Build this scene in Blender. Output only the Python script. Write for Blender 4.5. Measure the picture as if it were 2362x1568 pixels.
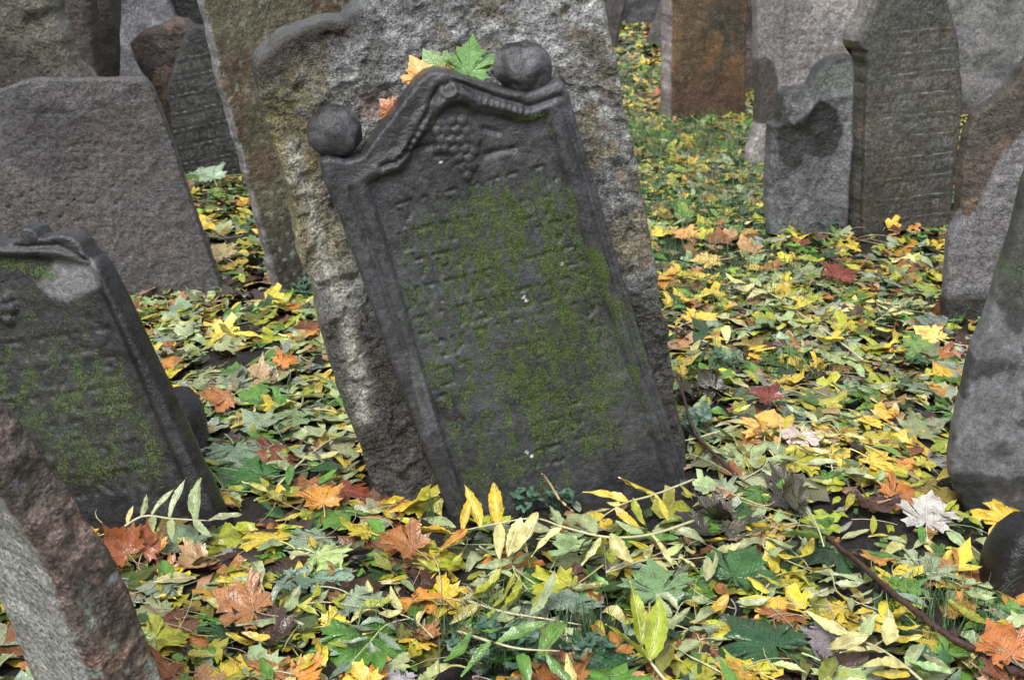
import bpy, math, random
import numpy as np
from mathutils import Vector, Matrix, Euler

for o in list(bpy.data.objects):
    bpy.data.objects.remove(o)
scene = bpy.context.scene
COL = scene.collection
random.seed(7)
RNG = np.random.default_rng(11)

# ------------------------------------------------------------------ camera
CAM_H, PITCH, FPX, CX, CY = 1.30, math.radians(18.3), 3279.0, 1180.5, 784.0
cam_d = bpy.data.cameras.new('camera')
cam = bpy.data.objects.new('camera', cam_d)
COL.objects.link(cam)
cam.location = (0, 0, CAM_H)
cam.rotation_euler = (math.pi / 2 - PITCH, 0, 0)
cam_d.sensor_width = 36
cam_d.lens = 36 * FPX / 2361.0
cam_d.clip_end = 400
cam_d.clip_start = 0.05
cam_d.dof.use_dof = True
cam_d.dof.focus_distance = 2.95
cam_d.dof.aperture_fstop = 10.0
scene.camera = cam

# ------------------------------------------------------------------ overcast sky and soft sun
SUN_EL, SUN_ROT = math.radians(58), math.radians(200)
world = bpy.data.worlds.new('World')
scene.world = world
world.use_nodes = True
wn, wl = world.node_tree.nodes, world.node_tree.links
wn.clear()
w_out = wn.new('ShaderNodeOutputWorld')
w_bg = wn.new('ShaderNodeBackground')
w_bg.inputs['Strength'].default_value = 0.13
w_sky = wn.new('ShaderNodeTexSky')
w_sky.sky_type = 'NISHITA'
w_sky.sun_disc = False
w_sky.sun_elevation = SUN_EL
w_sky.sun_rotation = SUN_ROT
w_sky.dust_density = 4.0
w_sky.air_density = 1.0
w_hs = wn.new('ShaderNodeHueSaturation')       # overcast: the blue is washed out of the sky
w_hs.inputs['Saturation'].default_value = 0.35
wl.new(w_sky.outputs[0], w_hs.inputs['Color'])
wl.new(w_hs.outputs[0], w_bg.inputs['Color'])
wl.new(w_bg.outputs[0], w_out.inputs[0])
sun_d = bpy.data.lights.new('sun', 'SUN')
sun_d.energy = 1.4
sun_d.angle = math.radians(13)
sun_d.color = (1.0, 0.985, 0.965)
sun = bpy.data.objects.new('sun', sun_d)
COL.objects.link(sun)
# high, behind the viewer's left shoulder
sun.rotation_euler = (math.radians(36), 0, math.radians(-22))
vs = scene.view_settings
vs.view_transform = 'Standard'
vs.look = 'None'
vs.gamma = 1.0
vs.exposure = 0.74

# ------------------------------------------------------------------ projection helpers
Fv = np.array([0, math.cos(PITCH), -math.sin(PITCH)])
Uv = np.array([0, math.sin(PITCH), math.cos(PITCH)])
Rv = np.array([1.0, 0, 0])
CAMP = np.array([0, 0, CAM_H])
def ray(px, py):
    return Fv + (px - CX) / FPX * Rv - (py - CY) / FPX * Uv
def project(P):
    q = np.asarray(P) - CAMP
    d = q @ Fv
    return CX + FPX * (q @ Rv) / d, CY - FPX * (q @ Uv) / d, d

# ------------------------------------------------------------------ noise (vectorised gradient-free value noise)
def _hash(ix, iy, iz, seed):
    h = (ix.astype(np.int64) * 374761393 + iy.astype(np.int64) * 668265263 + iz.astype(np.int64) * 2147483647 + seed * 974711) & 0xFFFFFFFF
    h = ((h ^ (h >> 13)) * 1274126177) & 0xFFFFFFFF
    h = ((h ^ (h >> 16)) * 2246822519) & 0xFFFFFFFF
    return ((h ^ (h >> 15)) & 0xFFFFFF) / float(0xFFFFFF)
def vnoise(x, y, z=0.0, seed=0):
    x = np.asarray(x, float); y = np.asarray(y, float) + x * 0; z = np.asarray(z, float) + x * 0
    ix, iy, iz = np.floor(x), np.floor(y), np.floor(z)
    fx, fy, fz = x - ix, y - iy, z - iz
    fx = fx * fx * fx * (fx * (fx * 6 - 15) + 10); fy = fy * fy * fy * (fy * (fy * 6 - 15) + 10); fz = fz * fz * (3 - 2 * fz)
    r = 0
    for dx in (0, 1):
        wx = fx if dx else 1 - fx
        for dy in (0, 1):
            wy = fy if dy else 1 - fy
            for dz in (0, 1):
                wz = fz if dz else 1 - fz
                r = r + wx * wy * wz * _hash(ix + dx, iy + dy, iz + dz, seed)
    return r
def fbm(x, y, z=0.0, octv=4, seed=0, gain=0.5):
    s, a, t = 0, 1.0, 0
    c, sn = math.cos(0.6), math.sin(0.6)
    x = np.asarray(x, float); y = np.asarray(y, float)
    for i in range(octv):
        s = s + a * vnoise(x, y, np.asarray(z) * 1.0, seed + i * 17)
        t += a; a *= gain
        x, y = (x * c - y * sn) * 2.03 + 7.1, (x * sn + y * c) * 2.03 - 3.3
        z = np.asarray(z) * 2.03 + 1.7
    return s / t
def sstep(a, b, x):
    t = np.clip((x - a) / (b - a), 0, 1)
    return t * t * (3 - 2 * t)
def lin(c):
    c = np.array(c, float) / 255.0
    return np.where(c <= 0.04045, c / 12.92, ((c + 0.055) / 1.055) ** 2.4)

# ------------------------------------------------------------------ ground shape
def ground(x, y):
    x = np.asarray(x, float); y = np.asarray(y, float)
    h = 0.07 * (fbm(x * 0.9 + 3, y * 0.9, 0, 3, 5) - 0.5)
    h = h + 0.055 * np.exp(-(((x - 0.62) / 0.36) ** 2 + ((y - 3.05) / 0.40) ** 2))   # heap of litter beside the carved stone
    h = h + 0.012 * (fbm(x * 6, y * 6, 0, 2, 9) - 0.5)
    return h
_gx, _gy = np.arange(-9, 9.01, .03), np.arange(0, 26.01, .03)
_GG = ground(*[m.ravel() for m in np.meshgrid(_gx, _gy, indexing='ij')]).reshape(len(_gx), len(_gy))
def gz(x, y):
    a = min(max((x + 9) / .03, 0), len(_gx) - 1.001); b = min(max(y / .03, 0), len(_gy) - 1.001)
    i, j = int(a), int(b); a -= i; b -= j
    return float((_GG[i, j] * (1 - a) + _GG[i + 1, j] * a) * (1 - b) + (_GG[i, j + 1] * (1 - a) + _GG[i + 1, j + 1] * a) * b)
def ghit(px, py, dz=0.0):
    """where the sight line through a picture point comes down to dz above the ground"""
    d = ray(px, py)
    t = -CAM_H / d[2]
    for _ in range(8):
        p = CAMP + d * t
        t = (gz(p[0], p[1]) + dz - CAM_H) / d[2]
    return CAMP + d * t

# ------------------------------------------------------------------ tagging
def tag(o, label=None, cat=None, group=None, kind=None):
    if label: o['label'] = label
    if cat: o['category'] = cat
    if group: o['group'] = group
    if kind: o['kind'] = kind
    return o
def mesh_obj(name, verts, faces, mat=None, parent=None, smooth=True):
    me = bpy.data.meshes.new(name)
    me.from_pydata([tuple(v) for v in verts], [], [tuple(f) for f in faces])
    if smooth:
        me.polygons.foreach_set('use_smooth', [True] * len(me.polygons))
    if mat: me.materials.append(mat)
    o = bpy.data.objects.new(name, me)
    COL.objects.link(o)
    if parent: o.parent = parent
    return o
def fast_mesh(name, V, faces_list, mat, smooth=True):
    """V (n,3); faces_list = list of int arrays (m,k)."""
    me = bpy.data.meshes.new(name)
    V = np.asarray(V, np.float32)
    me.vertices.add(len(V)); me.vertices.foreach_set('co', V.ravel())
    loops = np.concatenate([f.ravel() for f in faces_list]).astype(np.int32)
    sizes = np.concatenate([np.full(len(f), f.shape[1]) for f in faces_list]).astype(np.int32)
    starts = np.concatenate([[0], np.cumsum(sizes)[:-1]]).astype(np.int32)
    me.loops.add(len(loops)); me.loops.foreach_set('vertex_index', loops)
    me.polygons.add(len(sizes)); me.polygons.foreach_set('loop_start', starts)
    me.polygons.foreach_set('loop_total', sizes)
    me.update(calc_edges=True)
    me.validate()
    if smooth: me.polygons.foreach_set('use_smooth', np.ones(len(me.polygons), bool))
    if mat: me.materials.append(mat)
    return me
def set_color(me, name, C):
    a = me.color_attributes.new(name, 'FLOAT_COLOR', 'POINT')
    C = np.asarray(C, np.float32)
    if C.shape[1] == 3: C = np.concatenate([C, np.ones((len(C), 1), np.float32)], 1)
    a.data.foreach_set('color', C.ravel())

# ------------------------------------------------------------------ materials
def new_mat(name):
    m = bpy.data.materials.new(name); m.use_nodes = True
    nt = m.node_tree
    b = nt.nodes['Principled BSDF']
    return m, nt, b
def math_n(nt, op, a, b=None, clamp=False):
    n = nt.nodes.new('ShaderNodeMath'); n.operation = op; n.use_clamp = clamp
    for i, v in enumerate((a, b)):
        if v is None: continue
        if isinstance(v, (int, float)): n.inputs[i].default_value = v
        else: nt.links.new(v, n.inputs[i])
    return n.outputs[0]
def noise_n(nt, vec, scale, detail=4, rough=0.6, dist=0.0):
    n = nt.nodes.new('ShaderNodeTexNoise')
    n.inputs['Scale'].default_value = scale; n.inputs['Detail'].default_value = detail
    n.inputs['Roughness'].default_value = rough; n.inputs['Distortion'].default_value = dist
    nt.links.new(vec, n.inputs['Vector'])
    return n.outputs['Fac']
def ramp_n(nt, fac, a, b, ca=(0, 0, 0, 1), cb=(1, 1, 1, 1)):
    n = nt.nodes.new('ShaderNodeValToRGB')
    n.color_ramp.elements[0].position = a; n.color_ramp.elements[1].position = b
    n.color_ramp.elements[0].color = ca; n.color_ramp.elements[1].color = cb
    nt.links.new(fac, n.inputs[0])
    return n.outputs[0]
def mix_n(nt, fac, a, b, mode='MIX'):
    n = nt.nodes.new('ShaderNodeMix'); n.data_type = 'RGBA'; n.blend_type = mode
    for key, v in ((0, fac), (6, a), (7, b)):
        if isinstance(v, (int, float)): n.inputs[key].default_value = v
        elif isinstance(v, tuple): n.inputs[key].default_value = v
        else: nt.links.new(v, n.inputs[key])
    return n.outputs[2]

def stone_material(name, rough=0.5, grain=0.35, bump=0.5, spec=0.5, fine=420.0, bdist=0.004):
    m, nt, b = new_mat(name)
    at = nt.nodes.new('ShaderNodeAttribute'); at.attribute_name = 'col'
    mo = nt.nodes.new('ShaderNodeAttribute'); mo.attribute_name = 'moss'
    tc = nt.nodes.new('ShaderNodeTexCoord'); v = tc.outputs['Object']
    n1 = noise_n(nt, v, fine, 3, 0.7)
    n2 = noise_n(nt, v, 90, 5, 0.65)
    n3 = noise_n(nt, v, 24, 5, 0.6, 0.4)
    g = math_n(nt, 'MULTIPLY_ADD', math_n(nt, 'SUBTRACT', n1, 0.5), 4.6 * grain)
    g.node.inputs[2].default_value = 1.0
    g2 = math_n(nt, 'MULTIPLY_ADD', math_n(nt, 'SUBTRACT', n2, 0.5), 3.4 * grain); g2.node.inputs[2].default_value = 1.0
    g3 = math_n(nt, 'MULTIPLY_ADD', math_n(nt, 'SUBTRACT', n3, 0.5), 1.8 * grain); g3.node.inputs[2].default_value = 1.0
    gg = math_n(nt, 'MULTIPLY', math_n(nt, 'MULTIPLY', g, g2), g3)
    c = mix_n(nt, 1.0, at.outputs['Color'], gg, 'MULTIPLY')
    sp = ramp_n(nt, noise_n(nt, v, 330, 2, 0.5), 0.70, 0.74)          # pale mineral specks, with quartz glints painted into the colour
    c = mix_n(nt, math_n(nt, 'MULTIPLY', sp, 0.5 * grain), c, (0.55, 0.55, 0.54, 1))
    # moss tint breaks up finely
    mn = noise_n(nt, v, 260, 4, 0.75)
    mn2 = noise_n(nt, v, 30, 3, 0.6)
    mcol = ramp_n(nt, mn, 0.38, 0.68, (0.016, 0.027, 0.008, 1), (0.150, 0.240, 0.048, 1))
    mcol2 = mix_n(nt, ramp_n(nt, mn2, 0.42, 0.62), mcol, (0.075, 0.065, 0.018, 1))
    mcol3 = mix_n(nt, 0.40, mcol, mcol2)
    mm = math_n(nt, 'ADD', mo.outputs['Fac'], math_n(nt, 'MULTIPLY', math_n(nt, 'SUBTRACT', mn, 0.5), 2.4))
    mk = ramp_n(nt, mm, 0.46, 0.62)
    mk = math_n(nt, 'MULTIPLY', mk, ramp_n(nt, mo.outputs['Fac'], 0.02, 0.2))
    c = mix_n(nt, mk, c, mcol3)
    nt.links.new(c, b.inputs['Base Color'])
    r = math_n(nt, 'ADD', math_n(nt, 'MULTIPLY', math_n(nt, 'SUBTRACT', n3, 0.5), 0.7), rough, True)
    r = math_n(nt, 'ADD', r, math_n(nt, 'MULTIPLY', mk, 0.35), True)
    nt.links.new(r, b.inputs['Roughness'])
    b.inputs['Specular IOR Level'].default_value = spec
    h = math_n(nt, 'ADD', math_n(nt, 'MULTIPLY', n3, 1.6), math_n(nt, 'ADD', math_n(nt, 'MULTIPLY', n2, 0.8), math_n(nt, 'MULTIPLY', n1, 0.35)))
    h = math_n(nt, 'ADD', h, math_n(nt, 'MULTIPLY', math_n(nt, 'MULTIPLY', mk, mn), 1.2))
    bp = nt.nodes.new('ShaderNodeBump'); bp.inputs['Strength'].default_value = bump; bp.inputs['Distance'].default_value = bdist
    nt.links.new(h, bp.inputs['Height']); nt.links.new(bp.outputs[0], b.inputs['Normal'])
    return m
M_DARK = stone_material('wet_dark_sandstone', 0.36, 0.45, 0.6, 0.5, 230, 0.006)
M_ROUGH = stone_material('rough_hewn_stone', 0.24, 0.8, 1.0, 0.6, 210, 0.016)
M_PLAIN = stone_material('weathered_sandstone', 0.46, 0.75, 0.8, 0.45, 230, 0.007)
M_FLAT = stone_material('smooth_dressed_stone', 0.6, 0.4, 0.5, 0.35, 250, 0.005)
M_CONG = stone_material('reddish_broken_stone', 0.45, 0.75, 1.0, 0.5, 170, 0.01)

def leaf_material(name, maple, litter):
    m, nt, b = new_mat(name)
    if litter:
        at = nt.nodes.new('ShaderNodeAttribute'); at.attribute_name = 'col'; base = at.outputs['Color']
        ra = nt.nodes.new('ShaderNodeAttribute'); ra.attribute_name = 'rnd'; rnd = ra.outputs['Fac']
    else:
        oi = nt.nodes.new('ShaderNodeObjectInfo'); base = oi.outputs['Color']; rnd = oi.outputs['Random']
    uv = nt.nodes.new('ShaderNodeUVMap'); uv.uv_map = 'UVMap'
    sp = nt.nodes.new('ShaderNodeSeparateXYZ'); nt.links.new(uv.outputs[0], sp.inputs[0])
    x = math_n(nt, 'SUBTRACT', sp.outputs[0], 0.5); y = math_n(nt, 'SUBTRACT', sp.outputs[1], 0.5)
    pos = nt.nodes.new('ShaderNodeNewGeometry').outputs['Position']
    n1 = noise_n(nt, pos, 38, 4, 0.6)
    n2 = noise_n(nt, pos, 210, 3, 0.6)
    if maple:
        ang = math_n(nt, 'ARCTAN2', x, y)
        step = 0.88
        a2 = math_n(nt, 'SUBTRACT', math_n(nt, 'FRACT', math_n(nt, 'ADD', math_n(nt, 'DIVIDE', ang, step), 20.5)), 0.5)
        rad = math_n(nt, 'SQRT', math_n(nt, 'ADD', math_n(nt, 'MULTIPLY', x, x), math_n(nt, 'MULTIPLY', y, y)))
        dist = math_n(nt, 'MULTIPLY', math_n(nt, 'ABSOLUTE', a2), math_n(nt, 'MULTIPLY', rad, step))
        side = math_n(nt, 'ABSOLUTE', math_n(nt, 'SUBTRACT', math_n(nt, 'FRACT', math_n(nt, 'SUBTRACT', math_n(nt, 'MULTIPLY', rad, 14), math_n(nt, 'MULTIPLY', dist, 12))), 0.5))
        near = 0.085
        wid = 0.009
    else:
        dist = math_n(nt, 'ABSOLUTE', x)
        side = math_n(nt, 'ABSOLUTE', math_n(nt, 'SUBTRACT', math_n(nt, 'FRACT', math_n(nt, 'SUBTRACT', math_n(nt, 'MULTIPLY', y, 11), math_n(nt, 'MULTIPLY', dist, 22))), 0.5))
        near = 0.05
        wid = 0.012
    vein = ramp_n(nt, dist, wid * 0.5, wid * 1.3, (1, 1, 1, 1), (0, 0, 0, 1))
    halo = ramp_n(nt, dist, 0.0, near, (1, 1, 1, 1), (0, 0, 0, 1))
    sv = ramp_n(nt, side, 0.0, 0.09, (1, 1, 1, 1), (0, 0, 0, 1))
    # second pigment: greens turn yellow along the veins, yellows brown in blotches
    hs = nt.nodes.new('ShaderNodeHueSaturation'); nt.links.new(base, hs.inputs['Color'])
    hs.inputs['Value'].default_value = 1.22; hs.inputs['Hue'].default_value = 0.492; hs.inputs['Saturation'].default_value = 0.95
    f1 = math_n(nt, 'ADD', math_n(nt, 'MULTIPLY', halo, 0.45), math_n(nt, 'MULTIPLY', math_n(nt, 'SUBTRACT', n1, 0.42), 2.2), True)
    f1 = math_n(nt, 'MULTIPLY', f1, math_n(nt, 'MULTIPLY_ADD', rnd, 0.8), True); f1.node.inputs[2].default_value = 0.1
    c = mix_n(nt, f1, base, hs.outputs[0])
    hd = nt.nodes.new('ShaderNodeHueSaturation'); nt.links.new(base, hd.inputs['Color'])
    hd.inputs['Value'].default_value = 0.55; hd.inputs['Hue'].default_value = 0.49
    dk = math_n(nt, 'MULTIPLY', ramp_n(nt, n1, 0.38, 0.52, (1, 1, 1, 1), (0, 0, 0, 1)), 0.85)
    c = mix_n(nt, dk, c, hd.outputs[0])
    # small brown spots
    spot = ramp_n(nt, n2, 0.60, 0.66)
    spot = math_n(nt, 'MULTIPLY', spot, ramp_n(nt, n1, 0.48, 0.58))
    c = mix_n(nt, math_n(nt, 'MULTIPLY', spot, 0.8), c, (0.06, 0.035, 0.015, 1))
    # veins
    hv = nt.nodes.new('ShaderNodeHueSaturation'); nt.links.new(base, hv.inputs['Color'])
    hv.inputs['Value'].default_value = 1.55; hv.inputs['Saturation'].default_value = 0.7
    c = mix_n(nt, math_n(nt, 'MULTIPLY', vein, 0.75), c, hv.outputs[0])
    c = mix_n(nt, math_n(nt, 'MULTIPLY', sv, 0.16), c, hv.outputs[0])
    nt.links.new(c, b.inputs['Base Color'])
    r = math_n(nt, 'MULTIPLY_ADD', n1, 0.55); r.node.inputs[2].default_value = 0.02
    nt.links.new(r, b.inputs['Roughness'])
    b.inputs['Specular IOR Level'].default_value = 0.5
    b.inputs['Coat Weight'].default_value = 0.6; b.inputs['Coat Roughness'].default_value = 0.12
    h = math_n(nt, 'SUBTRACT', math_n(nt, 'MULTIPLY', n2, 0.5), math_n(nt, 'ADD', vein, math_n(nt, 'MULTIPLY', sv, 0.35)))
    h = math_n(nt, 'ADD', h, math_n(nt, 'MULTIPLY', n1, 1.5))
    bp = nt.nodes.new('ShaderNodeBump'); bp.inputs['Strength'].default_value = 0.8; bp.inputs['Distance'].default_value = 0.003
    nt.links.new(h, bp.inputs['Height']); nt.links.new(bp.outputs[0], b.inputs['Normal']); nt.links.new(bp.outputs[0], b.inputs['Coat Normal'])
    return m
M_MAPLE = leaf_material('maple_leaf_skin', True, False)
M_ASH = leaf_material('ash_leaflet_skin', False, False)
M_MAPLE_L = leaf_material('maple_litter_skin', True, True)
M_ASH_L = leaf_material('ash_litter_skin', False, True)

def simple_mat(name, col, rough=0.5, var=0.4, scale=60):
    m, nt, b = new_mat(name)
    tc = nt.nodes.new('ShaderNodeTexCoord')
    n = noise_n(nt, tc.outputs['Object'], scale, 4, 0.6)
    lo = tuple(c * (1 - var) for c in col) + (1,); hi = tuple(min(1, c * (1 + var)) for c in col) + (1,)
    c = ramp_n(nt, n, 0.3, 0.7, lo, hi)
    nt.links.new(c, b.inputs['Base Color'])
    b.inputs['Roughness'].default_value = rough
    bp = nt.nodes.new('ShaderNodeBump'); bp.inputs['Strength'].default_value = 0.4; bp.inputs['Distance'].default_value = 0.002
    nt.links.new(n, bp.inputs['Height']); nt.links.new(bp.outputs[0], b.inputs['Normal'])
    return m
M_STEM = simple_mat('pale_leaf_stalk', (0.52, 0.50, 0.30), 0.4, 0.25)
M_TWIG = simple_mat('brown_bark', (0.060, 0.030, 0.024), 0.35, 0.5, 120)
M_STRAW = simple_mat('dry_straw_stalk', (0.45, 0.34, 0.18), 0.5, 0.3)
M_GRASS = simple_mat('grass_blade', (0.060, 0.130, 0.042), 0.4, 0.5, 9)
M_HERB = simple_mat('herb_leaf', (0.060, 0.125, 0.075), 0.45, 0.45, 90)
M_MOSS = simple_mat('moss_tuft', (0.075, 0.115, 0.025), 0.8, 0.7, 45)
M_SNAIL = simple_mat('pale_crumb', (0.6, 0.58, 0.52), 0.6, 0.3)
def soil_mat():
    m, nt, b = new_mat('wet_black_soil')
    tc = nt.nodes.new('ShaderNodeTexCoord'); v = tc.outputs['Object']
    n1 = noise_n(nt, v, 90, 6, 0.7); n2 = noise_n(nt, v, 8, 4, 0.6)
    c = ramp_n(nt, n1, 0.3, 0.75, (0.006, 0.005, 0.0045, 1), (0.034, 0.028, 0.022, 1))
    nt.links.new(mix_n(nt, 0.35, c, ramp_n(nt, n2, 0.35, 0.65, (0.006, 0.006, 0.006, 1), (0.03, 0.022, 0.016, 1))), b.inputs['Base Color'])
    r = ramp_n(nt, n1, 0.3, 0.7, (0.35, 0.35, 0.35, 1), (0.8, 0.8, 0.8, 1)); nt.links.new(r, b.inputs['Roughness'])
    bp = nt.nodes.new('ShaderNodeBump'); bp.inputs['Strength'].default_value = 0.9; bp.inputs['Distance'].default_value = 0.012
    nt.links.new(n1, bp.inputs['Height']); nt.links.new(bp.outputs[0], b.inputs['Normal'])
    return m
M_SOIL = soil_mat()

# ------------------------------------------------------------------ ground sheet
def build_ground():
    def axis(near0, near1, step, far):
        a = list(np.arange(near0, near1 + 1e-6, step)); s = step
        while a[-1] < far: s *= 1.35; a.append(a[-1] + s)
        s = step
        while a[0] > -far: s *= 1.35; a.insert(0, a[0] - s)
        return np.array(a)
    xs = axis(-2.2, 2.2, 0.035, 150); ys = axis(1.2, 6.5, 0.035, 150)
    X, Y = np.meshgrid(xs, ys, indexing='ij')
    fade = 1 - sstep(14, 40, np.hypot(X, Y))
    Z = ground(X.ravel(), Y.ravel()).reshape(X.shape) * fade
    Z = Z + 0.02 * (fbm(X * 18, Y * 18, 0, 3, 31).reshape(X.shape) - 0.5) * fade
    V = np.stack([X.ravel(), Y.ravel(), Z.ravel()], 1)
    nx, ny = X.shape
    i = np.arange(nx * ny).reshape(nx, ny)
    F = np.stack([i[:-1, :-1].ravel(), i[1:, :-1].ravel(), i[1:, 1:].ravel(), i[:-1, 1:].ravel()], 1)
    o = bpy.data.objects.new('ground', fast_mesh('ground', V, [F], M_SOIL)); COL.objects.link(o)
    tag(o, 'dark wet soil of the burial ground under the fallen leaves', 'ground', kind='structure')
build_ground()

# ------------------------------------------------------------------ 2D tools
def seg_near(P, A, B):
    """distance and nearest point from points P (n,2) to segments A-B (m,2)"""
    best = np.full(len(P), 1e9); near = np.zeros_like(P)
    for a, b in zip(A, B):
        d = b - a; L = d @ d + 1e-12
        t = np.clip(((P - a) @ d) / L, 0, 1)
        q = a + t[:, None] * d
        e = ((P - q) ** 2).sum(1)
        k = e < best
        best[k] = e[k]; near[k] = q[k]
    return np.sqrt(best), near
def dline(P, L):
    L = np.asarray(L, float)
    return seg_near(P, L[:-1], L[1:])[0]
def inside(P, poly):
    x, y = P[:, 0], P[:, 1]; r = np.zeros(len(P), bool)
    n = len(poly)
    for i in range(n):
        x1, y1 = poly[i]; x2, y2 = poly[(i + 1) % n]
        c = ((y1 > y) != (y2 > y)) & (x < (x2 - x1) * (y - y1) / (y2 - y1 + 1e-15) + x1)
        r ^= c
    return r
def sdpoly(P, poly):
    poly = np.asarray(poly, float)
    d, q = seg_near(P, poly, np.roll(poly, -1, 0))
    return np.where(inside(P, poly), d, -d), q
def smooth_poly(pts, n=6, closed=True):
    p = np.asarray(pts, float); out = []; N = len(p)
    for i in range(N if closed else N - 1):
        if closed: a, b, c, d = p[i - 1], p[i], p[(i + 1) % N], p[(i + 2) % N]
        else: a, b, c, d = p[max(i - 1, 0)], p[i], p[i + 1], p[min(i + 2, N - 1)]
        for k in range(n):
            t = k / n
            out.append(0.5 * ((2 * b) + (-a + c) * t + (2 * a - 5 * b + 4 * c - d) * t * t + (-a + 3 * b - 3 * c + d) * t ** 3))
    if not closed: out.append(p[-1])
    return np.array(out)
def resample(poly, step):
    out = []
    n = len(poly)
    for i in range(n):
        a, b = poly[i], poly[(i + 1) % n]
        k = max(1, int(np.linalg.norm(b - a) / step))
        for j in range(k): out.append(a + (b - a) * j / k)
    return np.array(out)

FOOT = []     # footprints (P, X, Yaway, u0, u1, thickness) to keep leaves out of the stones
class Plane:
    def __init__(s, bx, by, yaw=0, lean=0, back=0.0):
        s.P = ghit(bx, by, .038 if by > 900 else .02)
        ya, le = math.radians(yaw), math.radians(lean)
        s.X = np.array([math.cos(ya), math.sin(ya), 0])
        Yn = np.array([math.sin(ya), -math.cos(ya), 0]); Z = np.array([0, 0, 1.0])
        s.P = s.P - Yn * back
        s.W = math.cos(le) * Z - math.sin(le) * Yn
        s.N = math.cos(le) * Yn + math.sin(le) * Z
        s.A = -s.N                     # pointing away from the viewer
    def uw(s, px, py):
        d = ray(px, py); t = ((s.P - CAMP) @ s.N) / (d @ s.N)
        q = CAMP + d * t - s.P
        return np.array([q @ s.X, q @ s.W])
    def poly(s, pts): return np.array([s.uw(*p) for p in pts])
    def matrix(s):
        m = Matrix.Identity(4)
        for i in range(3):
            m[i][0] = s.X[i]; m[i][1] = s.A[i]; m[i][2] = s.W[i]; m[i][3] = s.P[i]
        return m
    def world(s, u, y, w): return s.P + s.X * u + s.A * y + s.W * w

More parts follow.
